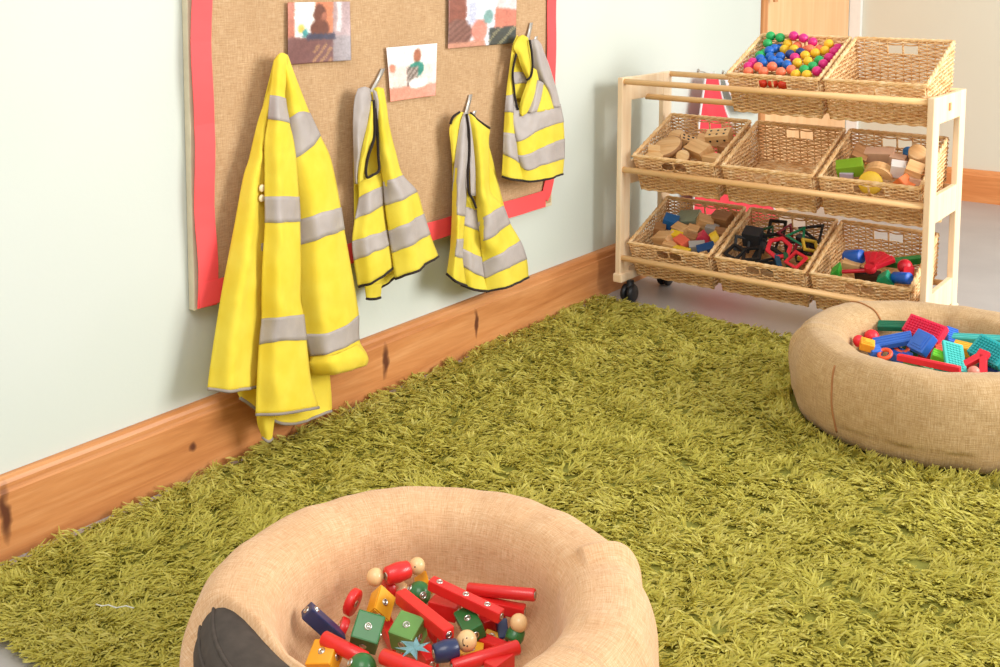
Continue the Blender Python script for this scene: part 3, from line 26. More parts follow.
'btoys': [{'k': 'logdisc', 'c': 'wood', 'l': 'large pale round log slice at the left of the middle left basket', 'g': 'wooden pieces in the middle left basket', 'p': [(0.2031, 3.1906, 0.5106)], 's': (0.052, 0.0208), 'rot': (0.55, -0.2, 0)}, {'k': 'wblock', 'c': 'wood', 'l': 'pale wooden block in the centre of the middle left basket', 'g': 'wooden pieces in the middle left basket', 'p': [(0.3147, 3.1994, 0.5138)], 's': (0.091, 0.052, 0.0364), 'rot': (0.6, 0.1, -0.5)}, {'k': 'dotted', 'c': 'woodlight', 'l': 'dotted wooden block leaning at the back of the middle left basket', 'g': 'wooden pieces in the middle left basket', 'p': [(0.347, 3.2785, 0.5503)], 's': (0.0806, 0.0468, 0.039), 'rot': (0.5, -0.15, 0.1)}, {'k': 'wblock', 'c': 'woodlight', 'l': 'wooden block tucked in the left corner of the middle left basket', 'g': 'wooden pieces in the middle left basket', 'p': [(0.1657, 3.1707, 0.4994)], 's': (0.0416, 0.0338, 0.0286), 'rot': (0.4, 0.1, 0.5)}, {'k': 'logdisc', 'c': 'woodlight', 'l': 'small log slice near the front rim of middle left basket', 'g': 'wooden pieces in the middle left basket', 'p': [(0.2772, 3.161, 0.492)], 's': (0.0221, 0.0182), 'rot': (0.9, 0.3, 0)}, {'k': 'dotted', 'c': 'wood', 'l': 'dotted wooden block behind the large log slice', 'g': 'wooden pieces in the middle left basket', 'p': [(0.2409, 3.2594, 0.5294)], 's': (0.052, 0.0338, 0.0312), 'rot': (0.6, 0.3, 0.6)}, {'k': 'wblock', 'c': 'woodlight', 'l': 'wooden block at the right front of the middle left basket', 'g': 'wooden pieces in the middle left basket', 'p': [(0.3672, 3.1869, 0.4913)], 's': (0.0585, 0.039, 0.0286), 'rot': (0.3, 0.1, 0.3)}, {'k': 'wblock', 'c': 'wooddark', 'l': 'darker wooden block under the dotted leaning block', 'g': 'wooden pieces in the middle left basket', 'p': [(0.391, 3.2464, 0.5187)], 's': (0.0468, 0.039, 0.0312), 'rot': (0.3, 0.0, -0.4)}, {'k': 'wblock', 'c': 'woodlight', 'l': 'pale wooden block between the log slice and the front rim', 'g': 'wooden pieces in the middle left basket', 'p': [(0.1861, 3.1475, 0.4811)], 's': (0.0585, 0.039, 0.0312), 'rot': (0.3, 0.1, -0.2)}, {'k': 'logdisc', 'c': 'wood', 'l': 'round log slice at the back left of the middle left basket', 'g': 'wooden pieces in the middle left basket', 'p': [(0.1971, 3.2722, 0.534)], 's': (0.0312, 0.0182), 'rot': (0.7, 0.2, 0)}, {'k': 'wblock', 'c': 'wood', 'l': 'wooden block behind the central pale block', 'g': 'wooden pieces in the middle left basket', 'p': [(0.2989, 3.2748, 0.5329)], 's': (0.052, 0.039, 0.0286), 'rot': (0.5, 0.2, 0.3)}, {'k': 'wblock', 'c': 'lime', 'l': 'lime green block at the left of the middle right basket', 'g': 'building blocks in the middle right basket', 'p': [(0.8174, 3.1738, 0.5126)], 's': (0.0759, 0.0437, 0.0391), 'rot': (0.5, -0.2, 0.25)}, {'k': 'barrelv', 'c': 'yellowb', 'l': 'yellow disc standing behind the front hand hole of middle right basket', 'g': 'building blocks in the middle right basket', 'p': [(0.8906, 3.1376, 0.4815)], 's': (0.0345, 0.0115), 'rot': (1.25, 0, 0.1)}, {'k': 'wblock', 'c': 'woodpink', 'l': 'pinkish wooden block at the back of the middle right basket', 'g': 'building blocks in the middle right basket', 'p': [(0.8754, 3.2653, 0.5455)], 's': (0.0862, 0.0345, 0.0345), 'rot': (0.5, -0.05, 0.1)}, {'k': 'arch', 'c': 'wood', 'l': 'tan wooden half arch above the yellow disc', 'g': 'building blocks in the middle right basket', 'p': [(0.9012, 3.1681, 0.5165)], 's': (0.0862, 0.0345, 0.0391), 'rot': (0.45, 0, 0.05)}, {'k': 'wblock', 'c': 'white', 'l': 'white block right of the wooden arch', 'g': 'building blocks in the middle right basket', 'p': [(0.9529, 3.1853, 0.5227)], 's': (0.0414, 0.0391, 0.0391), 'rot': (0.4, 0.1, 0.3)}, {'k': 'wedge', 'c': 'orangeb', 'l': 'orange and white wedge at the front of the middle right basket', 'g': 'building blocks in the middle right basket', 'p': [(0.9827, 3.1443, 0.4999)], 's': (0.0575, 0.0391, 0.0276), 'rot': (0.3, 0.15, -0.3)}, {'k': 'wblock', 'c': 'wood', 'l': 'tan block against the right side of the middle right basket', 'g': 'building blocks in the middle right basket', 'p': [(0.9973, 3.1873, 0.5214)], 's': (0.046, 0.0575, 0.0345), 'rot': (0.4, 0.3, 0.2)}, {'k': 'barrelv', 'c': 'wood', 'l': 'tan wooden cylinder in the back right corner', 'g': 'building blocks in the middle right basket', 'p': [(0.9816, 3.2688, 0.5528)], 's': (0.0253, 0.0575), 'rot': (0.9, 0.4, 0)}, {'k': 'wblock', 'c': 'woodpink', 'l': 'small brown pink block beside the blue cylinder', 'g': 'building blocks in the middle right basket', 'p': [(0.9328, 3.2507, 0.5383)], 's': (0.046, 0.0276, 0.0276), 'rot': (0.4, 0.1, 0.0)}, {'k': 'barrelv', 'c': 'blueb', 'l': 'small blue cylinder among the wooden blocks', 'g': 'building blocks in the middle right basket', 'p': [(0.953, 3.2833, 0.554)], 's': (0.0161, 0.0345), 'rot': (0.7, 0.2, 0)}, {'k': 'wblock', 'c': 'wooddark', 'l': 'brown wooden block in the back left of the middle right basket', 'g': 'building blocks in the middle right basket', 'p': [(0.8187, 3.2473, 0.539)], 's': (0.046, 0.0575, 0.0391), 'rot': (0.6, 0.4, 0.3)}, {'k': 'wblock', 'c': 'lilac', 'l': 'lilac block in front of the lime green block', 'g': 'building blocks in the middle right basket', 'p': [(0.8117, 3.1666, 0.492)], 's': (0.0391, 0.0322, 0.0276), 'rot': (0.4, 0, 0.2)}, {'k': 'wblock', 'c': 'woodpink', 'l': 'small pink wooden block by the right front corner', 'g': 'building blocks in the middle right basket', 'p': [(1.0046, 3.1654, 0.4936)], 's': (0.0345, 0.0276, 0.0253), 'rot': (0.2, 0.2, 0.5)}, {'k': 'wblock', 'c': 'blueb', 'l': 'blue block at the back left of the bottom left basket', 'g': 'mixed blocks in the bottom left basket', 'p': [(0.1926, 3.2495, 0.2498)], 's': (0.0483, 0.0414, 0.0391), 'rot': (0.5, 0.2, 0.3)}, {'k': 'wblock', 'c': 'greygreen', 'l': 'flat grey green plate at the back of bottom left basket', 'g': 'mixed blocks in the bottom left basket', 'p': [(0.2358, 3.2887, 0.2659)], 's': (0.0805, 0.0575, 0.0138), 'rot': (0.6, -0.2, -0.1)}, {'k': 'wblock', 'c': 'wood', 'l': 'tan wooden block in the back middle of bottom left basket', 'g': 'mixed blocks in the bottom left basket', 'p': [(0.3071, 3.2715, 0.2617)], 's': (0.0517, 0.0414, 0.0345), 'rot': (0.5, 0.3, 0.6)}, {'k': 'wblock', 'c': 'wooddark', 'l': 'brown wooden block at the back right of bottom left basket', 'g': 'mixed blocks in the bottom left basket', 'p': [(0.3521, 3.3056, 0.272)], 's': (0.069, 0.046, 0.0345), 'rot': (0.5, 0.0, -0.2)}, {'k': 'wblock', 'c': 'wood', 'l': 'tan block in front of the blue block', 'g': 'mixed blocks in the bottom left basket', 'p': [(0.2453, 3.2203, 0.2353)], 's': (0.0575, 0.0345, 0.0322), 'rot': (0.5, 0.1, -0.4)}, {'k': 'wblock', 'c': 'yellowb', 'l': 'yellow block beside the coral block in bottom left basket', 'g': 'mixed blocks in the bottom left basket', 'p': [(0.248, 3.1798, 0.2247)], 's': (0.0414, 0.0276, 0.023), 'rot': (0.5, 0.2, 0.3)}, {'k': 'wblock', 'c': 'coralb', 'l': 'coral block in the middle of the bottom left basket', 'g': 'mixed blocks in the bottom left basket', 'p': [(0.2822, 3.1563, 0.2143)], 's': (0.0506, 0.0345, 0.023), 'rot': (0.5, 0.2, -0.5)}, {'k': 'wblock', 'c': 'wood', 'l': 'wooden block at the left front of the bottom left basket', 'g': 'mixed blocks in the bottom left basket', 'p': [(0.2097, 3.1689, 0.2128)], 's': (0.069, 0.046, 0.0299), 'rot': (0.45, -0.2, -0.3)}, {'k': 'wedge', 'c': 'pinkred', 'l': 'pink red wedge in the right half of the bottom left basket', 'g': 'mixed blocks in the bottom left basket', 'p': [(0.337, 3.1968, 0.2329)], 's': (0.046, 0.0345, 0.0299), 'rot': (0.5, 0.2, 0.3)}, {'k': 'arch', 'c': 'yellowb', 'l': 'yellow curved block at the right side of bottom left basket', 'g': 'mixed blocks in the bottom left basket', 'p': [(0.3757, 3.2048, 0.2337)], 's': (0.0575, 0.0253, 0.0345), 'rot': (0.6, 0.3, -0.9)}, {'k': 'wblock', 'c': 'wooddark', 'l': 'brown block pressed against the right side of bottom left basket', 'g': 'mixed blocks in the bottom left basket', 'p': [(0.3774, 3.2421, 0.2352)], 's': (0.0414, 0.0379, 0.0322), 'rot': (0.4, 0.1, 0.2)}, {'k': 'wblock', 'c': 'bluedeep', 'l': 'flat deep blue block near the front right of bottom left basket', 'g': 'mixed blocks in the bottom left basket', 'p': [(0.3756, 3.1404, 0.2085)], 's': (0.0575, 0.0322, 0.0207), 'rot': (0.5, -0.3, 0.5)}, {'k': 'wblock', 'c': 'greyb', 'l': 'grey white block left of the flat deep blue block', 'g': 'mixed blocks in the bottom left basket', 'p': [(0.3367, 3.1551, 0.2078)], 's': (0.0517, 0.0299, 0.023), 'rot': (0.5, -0.1, 0.5)}, {'k': 'wblock', 'c': 'wooddark', 'l': 'small brown block between coral and grey blocks', 'g': 'mixed blocks in the bottom left basket', 'p': [(0.3008, 3.1908, 0.2187)], 's': (0.0345, 0.0322, 0.0276), 'rot': (0.3, 0.1, 0.1)}, {'k': 'wblock', 'c': 'yellowb', 'l': 'long yellow block along the front rim of bottom left basket', 'g': 'mixed blocks in the bottom left basket', 'p': [(0.3015, 3.1196, 0.1931)], 's': (0.0575, 0.023, 0.023), 'rot': (0.2, 0.05, -0.15)}, {'k': 'wblock', 'c': 'wood', 'l': 'small tan block beneath the grey green plate', 'g': 'mixed blocks in the bottom left basket', 'p': [(0.2837, 3.2315, 0.2353)], 's': (0.0391, 0.0345, 0.0299), 'rot': (0.4, 0.2, 0.2)}, {'k': 'wblock', 'c': 'wood', 'l': 'long wooden strip along the right side of the bottom left basket', 'g': 'mixed blocks in the bottom left basket', 'p': [(0.3841, 3.1447, 0.2041)], 's': (0.0138, 0.0805, 0.0161), 'rot': (0.35, 0.0, -0.35)}, {'k': 'wblock', 'c': 'wood', 'l': 'tan wooden block in the back right corner of bottom left basket', 'g': 'mixed blocks in the bottom left basket', 'p': [(0.3793, 3.34, 0.2764)], 's': (0.0403, 0.0345, 0.0299), 'rot': (0.5, 0.2, 0.2)}, {'k': 'wblock', 'c': 'wooddark', 'l': 'brown wooden block at the left side of bottom left basket', 'g': 'mixed blocks in the bottom left basket', 'p': [(0.1685, 3.2174, 0.2283)], 's': (0.0391, 0.0368, 0.0299), 'rot': (0.5, 0.1, 0.4)}, {'k': 'wblock', 'c': 'greyb', 'l': 'grey block behind the yellow curved block', 'g': 'mixed blocks in the bottom left basket', 'p': [(0.3376, 3.2616, 0.2442)], 's': (0.0391, 0.0322, 0.0276), 'rot': (0.4, 0.2, 0.1)}, {'k': 'wblock', 'c': 'wood', 'l': 'tan wooden block in front of the coral block', 'g': 'mixed blocks in the bottom left basket', 'p': [(0.2451, 3.1445, 0.196)], 's': (0.046, 0.0299, 0.0253), 'rot': (0.3, 0.1, 0.2)}, {'k': 'poly6', 'c': 'redf', 'l': 'red hexagon frame on top of the bottom middle basket', 'g': 'magnetic plastic frames in the bottom middle basket', 'p': [(0.6056, 3.1742, 0.2387)], 's': 0.0432, 'rot': (0.75, 0.15, 0.2)}, {'k': 'poly4', 'c': 'redf', 'l': 'red diamond frame leaning over the front of bottom middle basket', 'g': 'magnetic plastic frames in the bottom middle basket', 'p': [(0.68, 3.1249, 0.223)], 's': 0.0384, 'rot': (0.7, 0.2, -0.45)}, {'k': 'poly3', 'c': 'greenf', 'l': 'bright green triangle frame at the back of bottom middle basket', 'g': 'magnetic plastic frames in the bottom middle basket', 'p': [(0.6368, 3.2483, 0.2654)], 's': 0.0408, 'rot': (1.0, -0.05, 0.2)}, {'k': 'poly3', 'c': 'darkredf', 'l': 'dark red triangle frame left of the green triangle frame', 'g': 'magnetic plastic frames in the bottom middle basket', 'p': [(0.5929, 3.268, 0.2665)], 's': 0.0384, 'rot': (1.1, 0.1, 0.9)}, {'k': 'poly4', 'c': 'yellowf', 'l': 'yellow square frame at the right of the bottom middle basket', 'g': 'magnetic plastic frames in the bottom middle basket', 'p': [(0.6875, 3.2178, 0.2504)], 's': 0.0348, 'rot': (0.6, 0.2, 0.7)}, {'k': 'wblock', 'c': 'blackb', 'l': 'black boxy piece at the left of the bottom middle basket', 'g': 'magnetic plastic frames in the bottom middle basket', 'p': [(0.4998, 3.2198, 0.2491)], 's': (0.0575, 0.046, 0.0517), 'rot': (0.45, 0.05, 0.1)}, {'k': 'poly3', 'c': 'blackf', 'l': 'black triangle frame in the back right corner of bottom middle basket', 'g': 'magnetic plastic frames in the bottom middle basket', 'p': [(0.6743, 3.2844, 0.2784)], 's': 0.0504, 'rot': (0.6, 0.2, 0.3)}, {'k': 'wblock', 'c': 'yellowf', 'l': 'yellow bar under the yellow square frame', 'g': 'magnetic plastic frames in the bottom middle basket', 'p': [(0.6959, 3.1735, 0.2185)], 's': (0.0575, 0.0161, 0.0138), 'rot': (0.3, 0, -0.05)}, {'k': 'poly4', 'c': 'blackf', 'l': 'black square frame at the left front of bottom middle basket', 'g': 'magnetic plastic frames in the bottom middle basket', 'p': [(0.4752, 3.1405, 0.2126)], 's': 0.0384, 'rot': (0.6, 0.2, -0.3)}, {'k': 'poly4', 'c': 'blackf', 'l': 'black square frame in front of the boxy black piece', 'g': 'magnetic plastic frames in the bottom middle basket', 'p': [(0.5303, 3.1444, 0.214)], 's': 0.0432, 'rot': (0.5, -0.2, 0.2)}, {'k': 'poly3', 'c': 'blackf', 'l': 'black triangle frame beneath the red hexagon frame', 'g': 'magnetic plastic frames in the bottom middle basket', 'p': [(0.557, 3.2356, 0.2448)], 's': 0.048, 'rot': (0.7, 0.1, 0.1)}, {'k': 'poly6', 'c': 'blackf', 'l': 'black hexagon frame in the middle of bottom middle basket', 'g': 'magnetic plastic frames in the bottom middle basket', 'p': [(0.5711, 3.1729, 0.2082)], 's': 0.0504, 'rot': (0.4, 0.1, 0.1)}, {'k': 'wblock', 'c': 'darkgreenb', 'l': 'dark green strip beside the red diamond frame', 'g': 'magnetic plastic frames in the bottom middle basket', 'p': [(0.6442, 3.1445, 0.21)], 's': (0.0138, 0.069, 0.0138), 'rot': (0.45, 0, 0.6)}, {'k': 'wblock', 'c': 'bluedark', 'l': 'dark blue strip left of the dark green strip', 'g': 'magnetic plastic frames in the bottom middle basket', 'p': [(0.6192, 3.1355, 0.2048)], 's': (0.0161, 0.0633, 0.0138), 'rot': (0.45, 0, 0.6)}, {'k': 'poly4', 'c': 'darkredf', 'l': 'dark red square frame behind the yellow square frame', 'g': 'magnetic plastic frames in the bottom middle basket', 'p': [(0.6642, 3.2218, 0.2319)], 's': 0.0408, 'rot': (0.4, 0.1, 0.2)}, {'k': 'poly4', 'c': 'blackf', 'l': 'black square frame at the back of bottom middle basket', 'g': 'magnetic plastic frames in the bottom middle basket', 'p': [(0.5436, 3.3069, 0.2685)], 's': 0.0408, 'rot': (0.9, 0, 0.15)}, {'k': 'poly3', 'c': 'darkgreenb', 'l': 'dark green triangle frame behind the red hexagon frame', 'g': 'magnetic plastic frames in the bottom middle basket', 'p': [(0.5295, 3.2682, 0.2606)], 's': 0.036, 'rot': (0.6, 0.1, 0.5)}, {'k': 'poly4', 'c': 'blackf', 'l': 'black square frame below the bright green triangle frame', 'g': 'magnetic plastic frames in the bottom middle basket', 'p': [(0.6344, 3.2321, 0.2316)], 's': 0.0456, 'rot': (0.5, 0.0, 0.5)}, {'k': 'poly4', 'c': 'blackf', 'l': 'black square frame standing at the left wall of bottom middle basket', 'g': 'magnetic plastic frames in the bottom middle basket', 'p': [(0.4788, 3.184, 0.2302)], 's': 0.036, 'rot': (1.1, 0.2, 0.6)}, {'k': 'poly3', 'c': 'blackf', 'l': 'black triangle frame at the front of bottom middle basket', 'g': 'magnetic plastic frames in the bottom middle basket', 'p': [(0.5908, 3.1269, 0.1957)], 's': 0.0408, 'rot': (0.5, 0.1, 0.4)}, {'k': 'poly4', 'c': 'blackf', 'l': 'black square frame near the right wall of bottom middle basket', 'g': 'magnetic plastic frames in the bottom middle basket', 'p': [(0.6969, 3.2196, 0.2311)], 's': 0.036, 'rot': (0.5, 0.3, 0.2)}, {'k': 'wblock', 'c': 'blackb', 'l': 'black bar at the back right of bottom middle basket', 'g': 'magnetic plastic frames in the bottom middle basket', 'p': [(0.655, 3.2692, 0.2529)], 's': (0.069, 0.0207, 0.0161), 'rot': (0.4, 0.1, -0.4)}, {'k': 'poly4', 'c': 'blackf', 'l': 'black square frame behind the red diamond frame', 'g': 'magnetic plastic frames in the bottom middle basket', 'p': [(0.6771, 3.206, 0.2182)], 's': 0.0432, 'rot': (0.4, 0.0, 0.5)}, {'k': 'wblock', 'c': 'blackb', 'l': 'black bar beside the boxy black piece', 'g': 'magnetic plastic frames in the bottom middle basket', 'p': [(0.536, 3.2153, 0.2295)], 's': (0.0184, 0.069, 0.0161), 'rot': (0.4, 0.1, 0.3)}, {'k': 'barrelv', 'c': 'bluep', 'l': 'blue cylinder at the back left of the bottom right basket', 'g': 'plastic pieces in the bottom right basket', 'p': [(0.8279, 3.2065, 0.2403)], 's': (0.0207, 0.0575), 'rot': (0.5, 1.3, 0.2)}, {'k': 'fan', 'c': 'redp', 'l': 'red plastic piece of spread rods on top of the bottom right basket', 'g': 'plastic pieces in the bottom right basket', 'p': [(0.8975, 3.1669, 0.2341)], 's': 0.0744, 'rot': (0.45, 0, -0.2)}, {'k': 'wedge', 'c': 'limep', 'l': 'bright green piece in the left corner of bottom right basket', 'g': 'plastic pieces in the bottom right basket', 'p': [(0.8043, 3.1384, 0.2098)], 's': (0.0345, 0.0391, 0.0391), 'rot': (0.5, 0.3, 0.3)}, {'k': 'dome', 'c': 'redp', 'l': 'round red piece at the right of the bottom right basket', 'g': 'plastic pieces in the bottom right basket', 'p': [(0.9813, 3.1935, 0.2376)], 's': 0.0216}, {'k': 'wblock', 'c': 'redp', 'l': 'red block in the right front of bottom right basket', 'g': 'plastic pieces in the bottom right basket', 'p': [(0.9957, 3.1747, 0.2249)], 's': (0.0299, 0.0391, 0.0276), 'rot': (0.4, 0.2, 0.3)}, {'k': 'wblock', 'c': 'greenp', 'l': 'long green bar at the back right of bottom right basket', 'g': 'plastic pieces in the bottom right basket', 'p': [(0.9722, 3.2336, 0.2441)], 's': (0.0862, 0.0207, 0.0207), 'rot': (0.35, -0.25, 0.1)}, {'k': 'barrelv', 'c': 'bluep', 'l': 'blue cylinder near the front rim of bottom right basket', 'g': 'plastic pieces in the bottom right basket', 'p': [(0.9864, 3.15, 0.214)], 's': (0.0172, 0.0575), 'rot': (0.3, 1.35, -0.2)}, {'k': 'wedge', 'c': 'tealp', 'l': 'teal green piece left of the front blue cylinder', 'g': 'plastic pieces in the bottom right basket', 'p': [(0.9442, 3.1496, 0.2099)], 's': (0.0517, 0.0345, 0.0322), 'rot': (0.4, 0.2, 0.2)}, {'k': 'wblock', 'c': 'browndark', 'l': 'dark brown block along the front rim of bottom right basket', 'g': 'plastic pieces in the bottom right basket', 'p': [(0.8822, 3.1728, 0.2002)], 's': (0.069, 0.0345, 0.023), 'rot': (0.3, 0, -0.1)}, {'k': 'wblock', 'c': 'wood', 'l': 'tan piece under the back blue cylinder', 'g': 'plastic pieces in the bottom right basket', 'p': [(0.8277, 3.1916, 0.219)], 's': (0.0517, 0.0345, 0.0253), 'rot': (0.4, 0.1, 0.1)}, {'k': 'rodp', 'c': 'redp', 'l': 'red rod pointing left out of the spread red piece', 'g': 'plastic pieces in the bottom right basket', 'p': [(0.8557, 3.1445, 0.214)], 's': (0.006, 0.08), 'rot': (0.2, 1.4, 0.45)}, {'k': 'wblock', 'c': 'greenp', 'l': 'short green bar in front of the long green bar', 'g': 'plastic pieces in the bottom right basket', 'p': [(0.9343, 3.2263, 0.2335)], 's': (0.0575, 0.023, 0.0184), 'rot': (0.4, -0.1, -0.3)}],
'balls': [('green', (0.4942, 3.33, 0.8857), 770.6), ('green', (0.5264, 3.33, 0.8818), 780.1), ('green', (0.4942, 3.33, 0.8346), 770.2), ('green', (0.4942, 3.2884, 0.8324), 765.0), ('green', (0.4942, 3.2494, 0.8274), 760.0), ('green', (0.6931, 3.2307, 0.8221), 819.3), ('green', (0.6896, 3.1878, 0.8066), 812.8), ('green', (0.6742, 3.1601, 0.7974), 804.3), ('green', (0.4942, 3.3068, 0.8631), 767.5), ('blue', (0.5244, 3.33, 0.8464), 779.2), ('blue', (0.5212, 3.2978, 0.8477), 774.3), ('blue', (0.5177, 3.266, 0.8422), 769.3), ('blue', (0.5311, 3.2424, 0.8246), 770.2), ('blue', (0.5074, 3.2211, 0.8187), 760.3), ('blue', (0.5276, 3.1934, 0.8087), 762.7), ('blue', (0.5496, 3.2158, 0.8167), 772.4), ('blue', (0.5635, 3.2433, 0.8267), 780.2), ('blue', (0.6076, 3.1887, 0.8069), 786.8), ('blue', (0.5778, 3.2006, 0.8112), 779.1), ('navy', (0.6128, 3.2829, 0.8404), 800.3), ('navy', (0.5874, 3.2638, 0.834), 790.1), ('magenta', (0.4942, 3.1933, 0.8086), 752.6), ('magenta', (0.4942, 3.1628, 0.7976), 748.4), ('magenta', (0.5711, 3.33, 0.889), 793.7), ('magenta', (0.6031, 3.33, 0.8826), 803.4), ('magenta', (0.6334, 3.33, 0.8711), 812.6), ('magenta', (0.7148, 3.329, 0.8552), 837.9), ('magenta', (0.7148, 3.2978, 0.8462), 834.3), ('magenta', (0.7148, 3.2534, 0.8302), 829.0), ('magenta', (0.7148, 3.208, 0.8139), 823.5), ('magenta', (0.7144, 3.1569, 0.7955), 817.0), ('magenta', (0.611, 3.2428, 0.8264), 794.8), ('coral', (0.5266, 3.1629, 0.7977), 758.3), ('coral', (0.5681, 3.1715, 0.8008), 772.3), ('coral', (0.6103, 3.1372, 0.7884), 780.9), ('coral', (0.5552, 3.136, 0.7866), 763.5), ('coral', (0.5062, 3.136, 0.7837), 748.4), ('coral', (0.6346, 3.1574, 0.7956), 791.3), ('coral', (0.6145, 3.3284, 0.8449), 806.3), ('coral', (0.6583, 3.3269, 0.8494), 819.8), ('coral', (0.5842, 3.33, 0.8562), 797.4), ('coral', (0.6353, 3.3041, 0.8502), 809.9), ('yellow', (0.5525, 3.3298, 0.8626), 787.8), ('yellow', (0.5856, 3.2987, 0.8481), 793.9), ('yellow', (0.5533, 3.3016, 0.8462), 784.5), ('yellow', (0.6363, 3.2618, 0.8332), 805.1), ('yellow', (0.6609, 3.2817, 0.8405), 815.2), ('yellow', (0.6335, 3.2069, 0.8135), 797.3), ('yellow', (0.6628, 3.2201, 0.8182), 808.2), ('yellow', (0.6849, 3.33, 0.8676), 828.7), ('yellow', (0.6831, 3.3041, 0.848), 824.9), ('yellow', (0.6573, 3.136, 0.7837), 795.7), ('yellow', (0.6912, 3.136, 0.7841), 806.7), ('red', (0.551, 3.1403, 0.7495), 762.4), ('red', (0.5836, 3.143, 0.7505), 772.9), ('red', (0.6159, 3.1404, 0.7495), 782.7)],
'apron': [[(0.06, 3.762, 0.698), (0.06, 3.818, 0.698), (0.06, 3.875, 0.69)], [(0.06, 3.744, 0.631), (0.06, 3.822, 0.624), (0.06, 3.906, 0.617)], [(0.06, 3.719, 0.538), (0.06, 3.836, 0.526), (0.06, 3.981, 0.511)], [(0.06, 3.698, 0.369), (0.06, 3.89, 0.343), (0.06, 4.216, 0.298)], [(0.06, 3.675, 0.155), (0.06, 3.939, 0.107), (0.06, 4.537, -0.0)]],
'shirt': [[(0.045, 3.958, 0.679), (0.045, 4.041, 0.677), (0.045, 4.148, 0.661)], [(0.045, 4.017, 0.607), (0.045, 4.132, 0.597), (0.045, 4.232, 0.589)], [(0.045, 4.117, 0.529), (0.045, 4.237, 0.517), (0.045, 4.362, 0.505)]]
}
scene = bpy.context.scene
C = scene.collection

# ------------------------------------------------------------------ materials
def lin(c):
    f = lambda v: v/12.92 if v <= .04045 else ((v+.055)/1.055)**2.4
    return tuple(f(v/255) for v in c)+(1,)
class NT:
    def __init__(s, name):
        s.m = bpy.data.materials.new(name); s.m.use_nodes = True
        s.t = s.m.node_tree; s.n = s.t.nodes; s.b = s.n['Principled BSDF']; s.out = s.n['Material Output']
    def add(s, typ, **k):
        x = s.n.new(typ)
        for a, v in k.items():
            if a.startswith('i_'): x.inputs[a[2:].replace('_', ' ')].default_value = v
            else: setattr(x, a, v)
        return x
    def link(s, a, b): s.t.links.new(a, b)
    def coord(s, kind='Object', scale=(1,1,1)):
        tc = s.add('ShaderNodeTexCoord'); mp = s.add('ShaderNodeMapping'); mp.inputs['Scale'].default_value = scale
        s.link(tc.outputs[kind], mp.inputs['Vector']); return mp.outputs['Vector']
    def noise(s, vec, scale, detail=3, rough=.55, dist=0):
        x = s.add('ShaderNodeTexNoise'); x.inputs['Scale'].default_value = scale; x.inputs['Detail'].default_value = detail
        x.inputs['Roughness'].default_value = rough; x.inputs['Distortion'].default_value = dist
        s.link(vec, x.inputs['Vector']); return x.outputs['Fac']
    def ramp(s, fac, stops):
        r = s.add('ShaderNodeValToRGB'); e = r.color_ramp.elements
        while len(e) < len(stops): e.new(.5)
        for el, (p, c) in zip(e, stops): el.position = p; el.color = c
        s.link(fac, r.inputs['Fac']); return r.outputs['Color']
    def mix(s, fac, a, b, mode='MIX'):
        x = s.add('ShaderNodeMix', data_type='RGBA', blend_type=mode)
        for sock, v in ((x.inputs[0], fac), (x.inputs[6], a), (x.inputs[7], b)):
            if hasattr(v, 'is_linked') or hasattr(v, 'links'): s.link(v, sock)
            else: sock.default_value = v
        return x.outputs[2]
    def math(s, op, a, b=None, c=None):
        x = s.add('ShaderNodeMath', operation=op)
        for i, v in enumerate((a, b, c)):
            if v is None: continue
            if hasattr(v, 'links'): s.link(v, x.inputs[i])
            else: x.inputs[i].default_value = v
        return x.outputs[0]
    def bump(s, h, strength=.3, dist=.002):
        x = s.add('ShaderNodeBump'); x.inputs['Strength'].default_value = strength; x.inputs['Distance'].default_value = dist
        s.link(h, x.inputs['Height']); s.link(x.outputs['Normal'], s.b.inputs['Normal'])
    def base(s, c): 
        if hasattr(c, 'links'): s.link(c, s.b.inputs['Base Color'])
        else: s.b.inputs['Base Color'].default_value = c
    def set(s, **k):
        for a, v in k.items(): s.b.inputs[a.replace('_', ' ')].default_value = v
        return s
M = {}
def plain(name, rgb, rough=.5, metal=0, var=.06, scale=30, spec=.4, coat=0):
    t = NT(name); c = lin(rgb); d = tuple(v*(1-var*2) for v in c[:3])+(1,)
    t.base(t.ramp(t.noise(t.coord(), scale), [(.3, d), (.7, c)]))
    t.set(Roughness=rough, Metallic=metal, Specular_IOR_Level=spec, Coat_Weight=coat)
    M[name] = t.m; return t.m

def wall_mat(name, a, b):
    t = NT(name); v = t.coord()
    t.base(t.ramp(t.noise(v, 1.3, 2), [(.35, lin(a)), (.65, lin(b))])); t.set(Roughness=.65, Specular_IOR_Level=.25)
    t.bump(t.noise(v, 90, 4), .12, .002); M[name] = t.m
wall_mat('wall_paint', (202,208,198), (208,213,204))
wall_mat('wall_paint_shade', (214,209,190), (218,213,195))
wall_mat('ceiling_paint', (240,240,236), (244,244,240))

